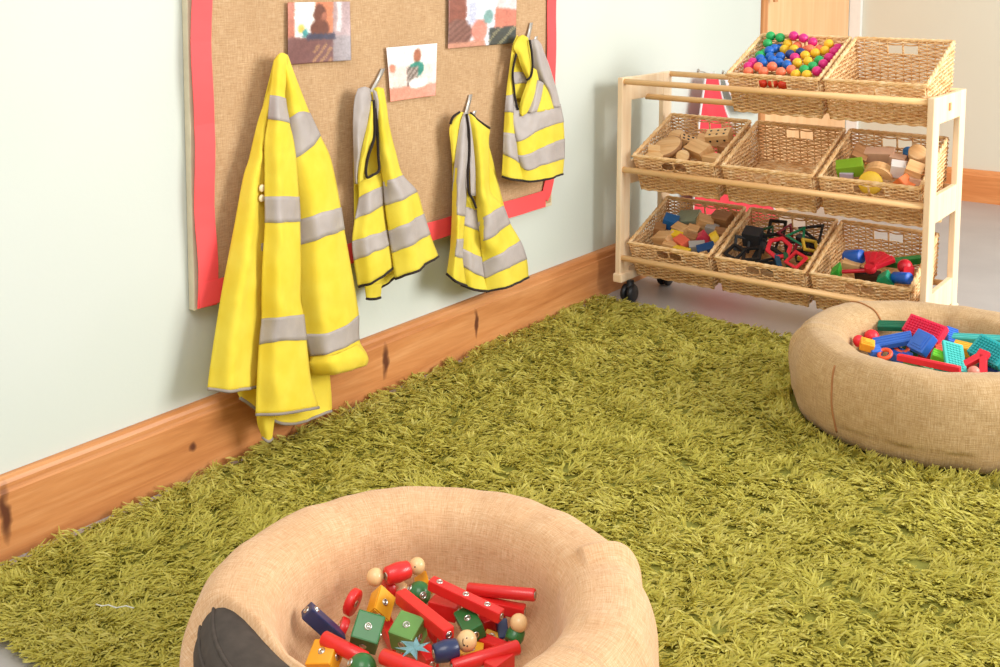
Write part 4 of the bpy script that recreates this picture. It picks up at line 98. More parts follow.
def wood_mat(name, dark, mid, light, axis='Y', fine=1.0, rough=.45, knots=()):
    t = NT(name)
    sc = {'X': (1.2,16,16), 'Y': (16,1.2,16), 'Z': (16,16,1.2)}[axis]
    v = t.coord('Object', sc)
    n1 = t.noise(v, 1.6*fine, 4, .6, .6); n2 = t.noise(v, 9*fine, 3, .6)
    c = t.ramp(n1, [(.25, lin(dark)), (.5, lin(mid)), (.75, lin(light))])
    c = t.mix(t.ramp(n2, [(.35, (.22,.22,.22,1)), (.6, (0,0,0,1))]), c, lin(dark))
    if knots:
        tc = t.add('ShaderNodeTexCoord'); sx = t.add('ShaderNodeSeparateXYZ'); t.link(tc.outputs['Object'], sx.inputs[0])
        warp = t.noise(t.coord('Object'), 22, 2)
        for (ky, kz, wy, wz) in knots:
            a = t.math('POWER', t.math('DIVIDE', t.math('ADD', t.math('SUBTRACT', sx.outputs['Y'], ky), t.math('MULTIPLY', t.math('SUBTRACT', warp, .5), .03)), wy), 2)
            b = t.math('POWER', t.math('DIVIDE', t.math('SUBTRACT', sx.outputs['Z'], kz), wz), 2)
            f = t.math('SMOOTH_MIN', 1.0, t.math('MAXIMUM', 0.0, t.math('SUBTRACT', 1.15, t.math('ADD', a, b))), .1)
            c = t.mix(f, c, lin((96,52,34)))
    t.base(c); t.set(Roughness=rough, Specular_IOR_Level=.4); t.bump(n2, .08, .001); M[name] = t.m
wood_mat('skirting_wood', (168,102,54), (200,134,80), (218,158,104), 'Y', 1.0, .42, knots=D['knots'])
wood_mat('skirting_wood_back', (192,116,62), (214,138,80), (226,154,96), 'X', 1.0, .42)
wood_mat('pale_wood', (234,200,158), (243,217,180), (248,229,200), 'Z', 1.0, .4)
wood_mat('rod_wood', (222,172,112), (236,192,134), (244,208,154), 'X', .8, .38)
wood_mat('door_wood', (222,170,116), (234,186,134), (240,198,150), 'Z', .6, .4)
wood_mat('door_edge_wood', (176,112,62), (200,136,82), (214,152,98), 'Z', .8, .4)

def floor_mat():
    t = NT('floor_vinyl'); v = t.coord()
    c = t.ramp(t.noise(v, 2.2, 3), [(.3, lin((170,166,163))), (.7, lin((190,185,180)))])
    c = t.mix(t.math('MULTIPLY', t.noise(v, 160, 2), .25), c, lin((120,112,120)))
    t.base(c); t.set(Roughness=.38, Specular_IOR_Level=.45); t.bump(t.noise(v, 240, 2), .05, .001); M['floor_vinyl'] = t.m
floor_mat()

def hessian(name, dark, mid, light, uv=True, scale=1.0, b=.5):
    t = NT(name); k = 'UV' if uv else 'Object'
    A, B = ((60*scale, 900*scale, 1), (900*scale, 60*scale, 1)) if uv else ((1, 60*scale, 900*scale), (1, 900*scale, 60*scale))
    u = t.noise(t.coord(k, A), 1, 3, .7); w = t.noise(t.coord(k, B), 1, 3, .7)
    fine = t.math('ADD', t.math('MULTIPLY', u, .5), t.math('MULTIPLY', w, .5))
    big = t.noise(t.coord(k, (9,9,9)), 1, 4, .6)
    mn = t.add('ShaderNodeTexVoronoi'); mn.inputs['Scale'].default_value = 520*scale; mn.distance = 'CHEBYCHEV'; mn.inputs['Randomness'].default_value = .35
    t.link(t.coord(k), mn.inputs['Vector'])
    c = t.ramp(fine, [(.36, lin(dark)), (.5, lin(mid)), (.64, lin(light))])
    c = t.mix(t.ramp(big, [(.3, (.35,.35,.35,1)), (.65, (0,0,0,1))]), c, lin(dark))
    c = t.mix(t.ramp(mn.outputs['Distance'], [(.35, (0,0,0,1)), (.75, (.5,.5,.5,1))]), c, lin(dark))
    t.base(c); t.set(Roughness=.95, Specular_IOR_Level=.08, Sheen_Weight=.15)
    t.bump(t.math('ADD', fine, t.math('MULTIPLY', mn.outputs['Distance'], -.6)), b, .0016); M[name] = t.m
hessian('board_hessian', (166,130,92), (196,160,120), (214,184,148), uv=False, scale=.55)
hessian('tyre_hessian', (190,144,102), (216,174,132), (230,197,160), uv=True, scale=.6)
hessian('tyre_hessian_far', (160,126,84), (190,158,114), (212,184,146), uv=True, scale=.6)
plain('red_card', (250,84,86), .6, var=.02)
plain('board_backing', (214,202,172), .6)

def cloth(name, rgb, shade, weave=700, rough=.75, trans=.25, spec=.15):
    t = NT(name); v = t.coord()
    big = t.noise(v, 14, 3)
    c = t.ramp(big, [(.3, lin(shade)), (.65, lin(rgb))])
    t.base(c); t.set(Roughness=rough, Specular_IOR_Level=spec, Sheen_Weight=.08)
    t.bump(t.math('ADD', t.noise(v, weave, 2), t.math('MULTIPLY', t.noise(v, 40, 4, .6), 1.4)), .22, .003)
    if trans:
        tr = t.add('ShaderNodeBsdfTranslucent'); t.link(c, tr.inputs['Color'])
        mx = t.add('ShaderNodeMixShader'); mx.inputs[0].default_value = trans
        t.link(t.b.outputs[0], mx.inputs[1]); t.link(tr.outputs[0], mx.inputs[2]); t.link(mx.outputs[0], t.out.inputs['Surface'])
    M[name] = t.m
cloth('hi_vis_yellow', (250,230,84), (245,220,66))
cloth('hi_vis_lime', (246,228,84), (236,216,66))
cloth('reflective_grey', (178,168,162), (164,154,148), rough=.5, trans=0, spec=.4)
cloth('black_binding', (48,38,34), (36,30,28), trans=0)
cloth('grey_binding', (158,148,138), (140,130,122), trans=0)
cloth('apron_red', (236,72,84), (226,60,72), trans=.1)
cloth('white_cloth', (238,232,232), (226,214,218), trans=.1)
plain('steel', (206,200,192), .28, 1.0, var=.03)
plain('hook_metal', (206,200,190), .35, .6, var=.03)
plain('black_plastic', (34,34,37), .4)
plain('black_rubber', (74,64,57), .75, scale=60, var=.15)
plain('button', (236,214,170), .4)

def wicker_mat(name, a, b, c):
    t = NT(name); v = t.coord('Object', (1,1,1))
    n = t.noise(t.coord('Object', (30,30,130)), 1, 3, .6)
    col = t.ramp(n, [(.3, lin(a)), (.5, lin(b)), (.72, lin(c))])
    t.base(col); t.set(Roughness=.5, Specular_IOR_Level=.35); M[name] = t.m
wicker_mat('wicker', (204,148,88), (236,194,138), (251,228,188))
wicker_mat('wicker_rim', (216,166,106), (236,196,140), (248,220,176))

def glossy(name, rgb, rough=.32, var=.04, coat=0, spec=.5): plain(name, rgb, rough, 0, var, 60, spec, coat)
for n, c in dict(red=(226,40,38), yellow=(240,172,40), green=(44,110,52), palegreen=(104,150,72), navy=(40,52,92), natural=(236,196,140), paleblue=(150,200,208)).items():
    glossy('toy_'+n, c, .35, .05, .15)
for n, c in dict(crimson=(222,30,72), darkgreen=(16,110,78), blue=(52,108,204), coral=(242,92,66), turquoise=(72,190,182), teal=(40,170,172), yellow=(246,186,50),
                 red=(232,40,56), lime=(112,206,46), orange=(244,92,50), amber=(250,170,44), palegreen=(110,176,128), navy=(30,62,132), salmon=(240,150,130)).items():
    glossy('brick_'+n, c, .38)
for n, c in dict(lime=(132,178,44), yellowb=(236,196,44), white=(226,220,214), orangeb=(238,128,66), blueb=(28,104,168), lilac=(196,180,200), woodpink=(214,172,142), greygreen=(150,164,140),
                 coralb=(236,110,82), pinkred=(222,70,96), bluedeep=(30,72,122), greyb=(170,166,162), redf=(222,44,58), greenf=(12,130,84), darkredf=(140,26,44), yellowf=(206,170,52), blackb=(38,42,48),
                 blackf=(30,32,34), darkgreenb=(38,92,60), bluedark=(32,78,104), bluep=(28,92,190), redp=(196,24,44), limep=(52,176,60), greenp=(24,120,50), tealp=(36,160,110), browndark=(62,38,28)).items():
    glossy('piece_'+n, c, .42)
wood_mat('piece_wood', (196,146,92), (222,176,120), (236,198,148), 'X', 2.5, .55)
wood_mat('piece_woodlight', (212,164,104), (232,190,132), (242,210,160), 'X', 2.5, .55)
wood_mat('piece_wooddark', (140,96,58), (168,120,76), (190,142,96), 'X', 2.5, .55)
for n, c in dict(green=(40,176,92), blue=(24,104,196), navy=(36,60,120), magenta=(226,40,130), coral=(250,128,88), yellow=(250,200,44), red=(232,66,30)).items():
    glossy('ball_'+n, c, .4)

def attr_mat(name, attr, rough=.7, spec=.2, trans=0):
    t = NT(name); a = t.add('ShaderNodeAttribute'); a.attribute_name = attr
    t.base(a.outputs['Color']); t.set(Roughness=rough, Specular_IOR_Level=spec)
    if trans:
        tr = t.add('ShaderNodeBsdfTranslucent'); t.link(a.outputs['Color'], tr.inputs['Color'])
        mx = t.add('ShaderNodeMixShader'); mx.inputs[0].default_value = trans
        t.link(t.b.outputs[0], mx.inputs[1]); t.link(tr.outputs[0], mx.inputs[2]); t.link(mx.outputs[0], t.out.inputs['Surface'])
    M[name] = t.m
attr_mat('photo_paper', 'tint', .3, .5)
attr_mat('rug_yarn', 'tint', .95, .03, .5)
plain('rug_backing', (128,126,48), .95)
plain('grey_lint', (214,214,204), .9)

# ------------------------------------------------------------------ objects and meshes
def tag(o, label=None, cat=None, group=None, kind=None):
    for k, v in (('label', label), ('category', cat), ('group', group), ('kind', kind)):
        if v: o[k] = v
    return o
def empty(name, loc=(0,0,0), rot=(0,0,0)):
    o = bpy.data.objects.new(name, None); o.empty_display_size = .05; o.location = loc; o.rotation_euler = rot; C.objects.link(o); return o
def link(name, me, mat, parent=None):
    o = bpy.data.objects.new(name, me)
    if mat: me.materials.append(M[mat])
    if parent: o.parent = parent
    C.objects.link(o); return o
def obj(name, bm, mat, parent=None, smooth=False):
    me = bpy.data.meshes.new(name); bmesh.ops.recalc_face_normals(bm, faces=bm.faces); bm.to_mesh(me); bm.free()
    if smooth:
        for p in me.polygons: p.use_smooth = True
    return link(name, me, mat, parent)
def pyobj(name, v, f, mat, parent=None, smooth=True, uv=None):
    me = bpy.data.meshes.new(name); me.from_pydata([tuple(q) for q in v], [], f); me.update()
    if smooth:
        for p in me.polygons: p.use_smooth = True
    if uv is not None:
        l = me.uv_layers.new(name='UVMap')
        for lp in me.loops: l.data[lp.index].uv = uv[lp.vertex_index]
    return link(name, me, mat, parent)
def xf(loc=(0,0,0), rot=(0,0,0), scale=(1,1,1)):
    return Matrix.LocRotScale(Vector(loc), Euler(rot), Vector(scale))
def box(bm, size, loc=(0,0,0), rot=(0,0,0), bev=.0, seg=2, mat=None):
    b = bmesh.new(); bmesh.ops.create_cube(b, size=1, matrix=xf((0,0,0), (0,0,0), size))
    if bev: bmesh.ops.bevel(b, geom=b.edges[:], offset=bev, segments=seg, affect='EDGES', profile=.6)
    join(bm, b, mat or xf(loc, rot)); return bm
def join(bm, b, m=None):
    if m is not None: bmesh.ops.transform(b, matrix=m, verts=b.verts)
    me = bpy.data.meshes.new('tmp'); b.to_mesh(me); b.free(); bm.from_mesh(me); bpy.data.meshes.remove(me)
def lathe(bm, prof, n=24, m=None):
    b = bmesh.new(); rings = []
    for r, z in prof:
        if r < 1e-6: rings.append([b.verts.new((0,0,z))])
        else: rings.append([b.verts.new((r*math.cos(2*PI*i/n), r*math.sin(2*PI*i/n), z)) for i in range(n)])
    for a, c in zip(rings, rings[1:]):
        for i in range(n):
            j = (i+1) % n
            if len(a) == 1 and len(c) == 1: continue
            if len(a) == 1: b.faces.new((a[0], c[j], c[i]))
            elif len(c) == 1: b.faces.new((a[i], a[j], c[0]))
            else: b.faces.new((a[i], a[j], c[j], c[i]))
    join(bm, b, m); return bm
def tube(bm, pts, r, n=8, closed=False, cap=True, flat=1.0):
    b = bmesh.new(); P = [Vector(p) for p in pts]; N = len(P); rings = []; up = None
    for i, p in enumerate(P):
        t = (P[(i+1) % N]-P[i-1]) if closed else (P[min(i+1, N-1)]-P[max(i-1, 0)])
        t = t.normalized() if t.length > 1e-9 else Vector((0,0,1))
        if up is None: up = t.orthogonal().normalized()
        up = (up-t*up.dot(t)); up = up.normalized() if up.length > 1e-6 else t.orthogonal().normalized()
        s = t.cross(up); rr = r[i] if isinstance(r, (list, tuple)) else r
        rings.append([b.verts.new(p+up*rr*math.cos(2*PI*k/n)+s*rr*flat*math.sin(2*PI*k/n)) for k in range(n)])
    for i in range(N if closed else N-1):
        a, c = rings[i], rings[(i+1) % N]
        for k in range(n): b.faces.new((a[k], a[(k+1) % n], c[(k+1) % n], c[k]))
    if cap and not closed: b.faces.new(rings[0][::-1]); b.faces.new(rings[-1])
    join(bm, b); return bm
def axis_matrix(p0, p1):
    p0, p1 = Vector(p0), Vector(p1); z = (p1-p0).normalized(); x = Vector((0,0,1))-z*z.z
    x = x.normalized() if x.length > 1e-4 else Vector((1,0,0)); y = z.cross(x)
    m = Matrix((x, y, z)).transposed().to_4x4(); m.translation = (p0+p1)/2; return m
def cr(pts, t):
    n = len(pts)-1; i = min(int(t), n-1); u = t-i
    p1, p2 = pts[i], pts[i+1]; p0 = pts[i-1] if i else p1*2-p2; p3 = pts[i+2] if i+2 <= n else p2*2-p1
    return .5*((2*p1)+(p2-p0)*u+(2*p0-5*p1+4*p2-p3)*u*u+(3*p1-p0-3*p2+p3)*u**3)

# ------------------------------------------------------------------ setting
def struct(name, bm, mat, smooth=False): return tag(obj(name, bm, mat, None, smooth), kind='structure')
YB, YD0, YD1 = 5.55, 4.405, 5.52
struct('floor', box(bmesh.new(), (5.2, 8, .1), (1.6, 1.6, -.05)), 'floor_vinyl')
b = bmesh.new(); box(b, (.1, YD0+1.5, 2.5), (-.05, (YD0-1.5)/2, 1.25)); box(b, (.1, YB-YD0, .45), (-.05, (YB+YD0)/2, 2.275)); box(b, (.1, YB-YD1, 2.05), (-.05, (YB+YD1)/2, 1.025)); struct('wall_left', b, 'wall_paint')
struct('wall_back', box(bmesh.new(), (5.3, .1, 2.5), (1.55, YB+.05, 1.25)), 'wall_paint_shade')
SK = [(0, .0), (.024, .0), (.024, .128), (.0215, .131), (.0205, .136), (.02, .144), (.0165, .151), (.009, .1555), (0, .156)]
def skirting(name, p0, p1, mat, nrm):
    b = bmesh.new(); A = [b.verts.new(Vector(p0)+Vector(nrm)*x+Vector((0,0,z))) for x, z in SK]; B = [b.verts.new(Vector(p1)+Vector(nrm)*x+Vector((0,0,z))) for x, z in SK]
    for i in range(len(SK)-1): b.faces.new((A[i], A[i+1], B[i+1], B[i]))
    b.faces.new(A); b.faces.new(B); return struct(name, b, mat)
skirting('baseboard_left', (.0005, -1.5, 0), (.0005, 4.40, 0), 'skirting_wood', (1,0,0))
skirting('baseboard_back', (.06, YB-.0005, 0), (4.2, YB-.0005, 0), 'skirting_wood_back', (0,-1,0))
door = tag(empty('door_1', (0, YD0, 0)), kind='structure')
b = box(bmesh.new(), (.04, YD1-YD0-.052, 2.0), (-.02, (YD1-YD0)/2+.025, 1.0), bev=.002); obj('door_leaf', b, 'door_wood', door)
b = box(bmesh.new(), (.05, .048, 2.05), (-.012, .0255, 1.025), bev=.003); obj('door_frame', b, 'door_edge_wood', door)
b = box(bmesh.new(), (.012, .03, .1), (.036, .07, 1.02), bev=.003); tube(b, [(.042, .05, .97), (.042, .05, 1.07)], .007, 10); obj('hinge', b, 'door_edge_wood', door)
plain('white_trim', (240,238,232), .45, var=.02)
struct('trim_1', box(bmesh.new(), (.06, .028, 2.05), (.0305, YB-.0145, 1.025), bev=.004), 'white_trim')

# ------------------------------------------------------------------ notice board
BY0, BY1, BZ0, BZ1 = 1.424, 2.785, .362, 1.42
nb = tag(empty('mounted_notice_board', (.001, BY0, BZ0)), 'large hessian covered notice board with a red card border on the wall', 'notice board')
def nbm(name, bm, mat, sm=False):
    o = obj(name, bm, mat, nb, sm); o.matrix_parent_inverse = Matrix.Translation(nb.location).inverted(); return o
nbm('backing_panel', box(bmesh.new(), (.018, BY1-BY0, BZ1-BZ0), (.0105, (BY0+BY1)/2, (BZ0+BZ1)/2), bev=.002), 'board_backing')
# hessian sheet, gently rippled, with a seam fold
vs, fs = [], []; ny, nz = 120, 70; y0, y1, z0, z1 = BY0+.012, BY1-.012, BZ0+.012, BZ1-.012
for j in range(nz+1):
    for i in range(ny+1):
        y = y0+(y1-y0)*i/ny; z = z0+(z1-z0)*j/nz
        d = math.exp(-((y-D['seam_y'])/.006)**2)*.004
        vs.append((.0225+d+.0015*noise.noise((y*5, z*5, 1)), y, z))
for j in range(nz):
    for i in range(ny): a = j*(ny+1)+i; fs.append((a, a+1, a+ny+2, a+ny+1))
o = pyobj('hessian_sheet', vs, fs, 'board_hessian', nb); o.matrix_parent_inverse = Matrix.Translation(nb.location).inverted()
def strip(name, path, w, x):   # flat card strip, scalloped by hand: path of (y,z) centre points
    vs, fs = [], []; n = len(path)
    for i, (y, z) in enumerate(path):
        a, c = path[max(i-1, 0)], path[min(i+1, n-1)]; t = Vector((c[0]-a[0], c[1]-a[1])).normalized()
        for s in (-1, 1): vs.append((x+.003*abs(math.sin(i*.7)), y-t.y*s*w/2, z+t.x*s*w/2))
    for i in range(n-1): fs.append((2*i, 2*i+1, 2*i+3, 2*i+2))
    o = pyobj(name, vs, fs, 'red_card', nb, False); o.matrix_parent_inverse = Matrix.Translation(nb.location).inverted()
    m = o.modifiers.new('t', 'SOLIDIFY'); m.thickness = .0012; return o
W = .052
strip('border_strip', [(BY0+.0285+.003*math.sin(i*.9), BZ0+.004+(BZ1-BZ0-.01)*i/24) for i in range(25)], W, .0262)
strip('border_strip', [(BY0+.006+(BY1-BY0-.061)*i/24, BZ0+.032+.002*math.sin(i*.8)) for i in range(25)], W, .0285)
strip('border_strip', [(BY1-.055, BZ0+.034), (BY1-.043, BZ0+.05), (BY1-.03, BZ0+.085)]+[(BY1-.024, BZ0+.12+(BZ1-BZ0-.13)*i/20) for i in range(21)], W-.004, .0262)
strip('border_strip', [(BY0+.02+(BY1-BY0-.04)*i/24, BZ1-.034) for i in range(25)], W, .0285)

# photographs pinned on the board
def photo(corners, paint, label):
    TL, TR, BR, BL = [Vector(c) for c in corners]; nx, ny = 84, 68; vs, fs, col = [], [], []
    for j in range(ny+1):
        for i in range(nx+1):
            u, v = i/nx, j/ny; p = TL.lerp(TR, u).lerp(BL.lerp(BR, u), v)
            p.x = .0315+.004*max(0, u-.75)**2*16*v+.0012*math.sin(u*5+v*3); vs.append(p)
            acc = [0, 0, 0]
            for du, dv in ((0, 0), (.018, 0), (-.018, 0), (0, .022), (0, -.022)):
                uu = min(1, max(0, u+du+.014*noise.noise((u*7, v*7, 1))+.013*noise.noise((u*22, v*22, 2)))); vv = min(1, max(0, v+dv+.014*noise.noise((u*7, v*7, 5))+.013*noise.noise((u*22, v*22, 6))))
                acc = [q+w_/5 for q, w_ in zip(acc, paint(uu, vv))]
            c = tuple(acc); k = 1+.18*noise.noise((u*11, v*11, 3))+.2*noise.noise((u*38, v*34, 9)); col.append([min(1, max(0, q*k)) for q in lin(c)[:3]])
    for j in range(ny):
        for i in range(nx): a = j*(nx+1)+i; fs.append((a, a+nx+1, a+nx+2, a+1))
    o = pyobj('photo_print', vs, fs, 'photo_paper'); at = o.data.color_attributes.new('tint', 'FLOAT_COLOR', 'POINT')
    for i, c in enumerate(col): at.data[i].color = (*c, 1)
    m = o.modifiers.new('t', 'SOLIDIFY'); m.thickness = .0006
    tag(o, label, 'photo', 'photos pinned on the notice board'); return o
def el(u, v, a, b, ra, rb): return ((u-a)/ra)**2+((v-b)/rb)**2 < 1
def paint1(u, v):
    c = (232,228,222) if .1 < u < .42 else (206,128,92) if u < .72 else (176,150,150)
    if u < .1: c = (188,112,88)
    if .78 < u < .86 and v < .5: c = (214,206,206)
    if el(u, v, .2, .42, .05, .07): c = (226,188,90)
    if el(u, v, .27, .5, .04, .07): c = (70,150,150)
    if el(u, v, .5, .2, .1, .17) or el(u, v, .5, .44, .15, .16): c = (112,66,52)
    if el(u, v, .57, .24, .04, .07): c = (168,104,82)
    if v > .57: c = (118,78,74) if u < .72 else (150,138,140)
    if .3 < u < .75 and .52 < v < .62: c = (70,66,84)
    if v > .7 and .4 < u < .7 and (int(u*40)+int(v*30)) % 5 == 0: c = (206,160,96)
    return c
def paint2(u, v):
    c = (236,228,224)
    if v > .36: c = (240,214,204)
    if v > .75: c = (222,150,128)
    if el(u, v, .6, .2, .08, .13): c = (172,110,86)
    if el(u, v, .58, .45, .17, .14) and u > .4: c = (60,140,124)
    if .38 < u < .62 and .4 < v < .75: c = (104,92,84) if (int(u*30)+int(v*24)) % 3 else (220,206,196)
    if el(u, v, .08, .4, .06, .08): c = (214,136,112)
    if el(u, v, .62, .72, .2, .1): c = (240,232,228)
    return c
def paint3(u, v):
    c = (232,232,240)
    if u < .25: c = (142,86,72)
    if el(u, v, .14, .75, .2, .28): c = (120,84,76) if int((u+v)*26) % 3 else (150,110,98)
    if .28 < u < .4 and .2 < v < .6: c = (150,156,186) if (int(u*60)+int(v*20)) % 2 else (236,236,244)
    if u > .68: c = (214,206,204) if v < .35+.25*(u-.68) else (206,124,104)
    if el(u, v, .45, .72, .12, .2): c = (222,140,124)
    if el(u, v, .58, .5, .07, .13): c = (126,164,160)
    if v > .7 and u > .6: c = (70,74,70) if (int(u*50)+int(v*40)) % 11 else (222,206,150)
    if v > .9 and u < .55: c = (196,140,118)
    return c
photo(D['photos'][0], paint1, 'photo with a dark figure against a white window above the long jacket')
photo(D['photos'][1], paint2, 'pale small photo of a child in green beside the second hook')
photo(D['photos'][2], paint3, 'photo with blue, white and coral patches touching the fourth waistcoat')

# coat hooks
labs = ['metal hook holding the long jacket', 'flat steel hook above the vest with two grey stripes nearest the jacket', 'flat steel hook above the third garment from the left', 'flat steel hook holding the highest small waistcoat']
for (a, c), lb in zip(D['hooks'], labs):
    a, c = Vector(a), Vector(c); t = tag(empty('coat_hook', (.024, a.y, a.z)), lb, 'hook', 'metal hooks on the notice board')
    b = bmesh.new(); s = Vector((0, .0075, 0)); up = a+Vector((0,0,.004)); d = c-a
    path = [Vector((.0265, a.y, a.z+.004)), Vector((.028, a.y+d.y*.4, a.z+d.z*.4)), Vector((.031, c.y, c.z)), Vector((.042, c.y, c.z-.012)), Vector((.056, c.y, c.z-.01)), Vector((.062, c.y, c.z+.008))]
    vs, fs = [], []
    for p in path: vs += [p-s, p+s]
    for i in range(len(path)-1): fs.append((2*i, 2*i+1, 2*i+3, 2*i+2))
    o = pyobj('hook_strip', vs, fs, 'hook_metal', t); o.matrix_parent_inverse = Matrix.Translation(t.location).inverted(); m = o.modifiers.new('t', 'SOLIDIFY'); m.thickness = .0016

# ------------------------------------------------------------------ garments
def garment(name, label, panels, yellow, hem_r, trims=(), trim_mat='black_binding', buttons=(), group='hi-vis clothes on the notice board', cat='hi-vis vest'):
    first = Vector(panels[0]['r'][0][1]); root = tag(empty(name, (.03, first.y, first.z)), label, cat, group)
    inv = Matrix.Translation(root.location).inverted()
    def fix(o, thick=.0014, off=0):
        o.matrix_parent_inverse = inv
        m = o.modifiers.new('t', 'SOLIDIFY'); m.thickness = thick; m.offset = off; return o
    for pi_, pl in enumerate(panels):
        R = [[Vector(p) for p in r] for r in pl['r']]; k = len(R[0])-1; nu = 9*k; sub = 7; nv = (len(R)-1)*sub
        amp, fr = pl['f']; grid = []
        for j in range(nv+1):
            row = []
            ctrl = [cr([r[q] for r in R], j/sub) for q in range(k+1)]
            v = j/nv
            for i in range(nu+1):
                p = cr(ctrl, i/9); u = i/nu; ed = math.sin(PI*u)
                w = amp*min(1, v*1.6)*math.sin(2*PI*fr*u+pi_*1.3+v*1.2)*ed
                w += .0055*min(1, .3+v)*noise.noise((p.y*24+p.z*6, p.z*9, pi_*7.3))*ed**.5+.0028*noise.noise((p.y*60, p.z*38, pi_*3.1))*ed**.5
                p = p.copy(); p.x += w; row.append(p)
            grid.append(row)
        def mesh(nm, j0, j1, mat, off=0.0, parent=root):
            vs, fs = [], []; n = nu+1
            for j in range(j0, j1+1):
                for i in range(n):
                    p = grid[j][i].copy()
                    if off:
                        a = grid[min(j+1, nv)][i]-grid[max(j-1, 0)][i]; c = grid[j][min(i+1, nu)]-grid[j][max(i-1, 0)]
                        nn = c.cross(a); nn = -nn if nn.x < 0 else nn
                        if nn.length > 1e-12: p += nn.normalized()*off
                    vs.append(p)
            for j in range(j1-j0):
                for i in range(nu): a = j*n+i; fs.append((a, a+n, a+n+1, a+1))
            return fix(pyobj(nm, vs, fs, mat, parent), .0012 if off else .0016)
        cols = pl['c']
        if set(cols) == {'s'}:
            mesh('reflective_strip' if pl['n'] != 'front_panel' else 'front_panel', 0, nv, 'reflective_grey')
        else:
            mesh(pl['n'], 0, nv, yellow)
            i = 0
            while i < len(cols):
                if cols[i] == 's':
                    j = i
                    while j < len(cols) and cols[j] == 's': j += 1
                    mesh('reflective_band', i*sub, j*sub, 'reflective_grey', .0016); i = j
                else: i += 1
        if pl['h']:
            o = obj('hem_binding', tube(bmesh.new(), [p for p in grid[nv]], hem_r, 8), pl['h']+'_binding', root, True); o.matrix_parent_inverse = inv
    for tr in trims:
        pts = [Vector(p) for p in tr]; n = (len(pts)-1)*5
        o = obj('edge_binding', tube(bmesh.new(), [cr(pts, i/5) for i in range(n+1)], .0034, 8), trim_mat, root, True); o.matrix_parent_inverse = inv
    for p in buttons:
        o = obj('button', lathe(bmesh.new(), [(0, .0), (.008, .0), (.0085, .002), (.006, .004), (0, .003)], 16, Matrix.Translation(p) @ Matrix.Rotation(PI/2, 4, 'Y')), 'button', root, True); o.matrix_parent_inverse = inv
    return root
garment('hi_vis_jacket', 'long yellow hi-vis jacket with sleeve and grey bands reaching down to the skirting', D['jacket'], 'hi_vis_yellow', .0035, buttons=D['jacket_buttons'], cat='jacket')
garment('hi_vis_vest', 'yellow vest with a grey left shoulder, hanging next to the long jacket', D['vest_b'], 'hi_vis_lime', .0036, D['vest_b_trim'])
garment('hi_vis_vest', 'yellow vest hanging lowest, its corner touching the skirting, third from the left', D['vest_c'], 'hi_vis_lime', .0036, D['vest_c_trim'])
garment('hi_vis_vest', 'short bunched yellow vest hanging highest at the right edge of the board', D['vest_d'], 'hi_vis_lime', .0034, D['vest_d_trim'])

# clothes on the wall behind the trolley
def sheet(name, rungs, mat, parent, inv, amp=.006):
    R = [[Vector(p) for p in r] for r in rungs]; sub = 6; nv = (len(R)-1)*sub; k = len(R[0])-1; nu = 8*k; vs, fs = [], []
    for j in range(nv+1):
        ctrl = [cr([r[q] for r in R], j/sub) for q in range(k+1)]
        for i in range(nu+1):
            p = cr(ctrl, i/8); p.x += amp*math.sin(9*i/nu)*(j/nv); vs.append(p)
    for j in range(nv):
        for i in range(nu): a = j*(nu+1)+i; fs.append((a, a+nu+1, a+nu+2, a+1))
    o = pyobj(name, vs, fs, mat, parent); o.matrix_parent_inverse = inv; m = o.modifiers.new('t', 'SOLIDIFY'); m.thickness = .0016
    return [vs[j*(nu+1)] for j in range(nv+1)], [vs[j*(nu+1)+nu] for j in range(nv+1)]
p = Vector(D['apron'][0][1]); t = tag(empty('cloth_apron', p), 'red cloth apron with white edging hanging behind the trolley', 'apron'); inv = Matrix.Translation(p).inverted()
l, r = sheet('apron_panel', D['apron'], 'apron_red', t, inv)
for e in (l, r): o = obj('edging', tube(bmesh.new(), e, .0045, 8), 'white_cloth', t, True); o.matrix_parent_inverse = inv
o = obj('neck_loop', tube(bmesh.new(), [l[0], l[0].lerp(r[0], .3)+Vector((-.002, 0, .008)), p+Vector((-.002, 0, .011)), l[0].lerp(r[0], .7)+Vector((-.002, 0, .008)), r[0]], .004, 8), 'white_cloth', t, True); o.matrix_parent_inverse = inv
p = Vector(D['shirt'][0][1]); t = tag(empty('dressing_up_cloth', p), 'pale cloth hanging on the wall just right of the red apron', 'cloth'); inv = Matrix.Translation(p).inverted()
sheet('cloth_panel', D['shirt'], 'white_cloth', t, inv); o = obj('hanging_loop', tube(bmesh.new(), [Vector(D['shirt'][0][0]), p+Vector((-.002, .0, .011)), Vector(D['shirt'][0][2])], .003, 8), 'white_cloth', t, True); o.matrix_parent_inverse = inv
for q, lb in ((Vector(D['apron'][0][1]), 'small steel wall hook holding the red apron'), (Vector(D['shirt'][0][1]), 'small steel wall hook holding the pale cloth')):
    h = tag(empty('wall_hook', (.001, q.y, q.z)), lb, 'hook'); b = tube(bmesh.new(), [(.001, 0, .016), (.02, 0, .014), (q.x-.004, 0, .004), (q.x+.006, 0, .008), (q.x+.008, 0, .018)], .0022, 8)
    obj('hook_wire', b, 'steel', h, True); obj('hook_plate', lathe(bmesh.new(), [(0, 0), (.009, 0), (.008, .003), (0, .003)], 16, Matrix.Translation((0, 0, .016)) @ Matrix.Rotation(PI/2, 4, 'Y')), 'steel', h)

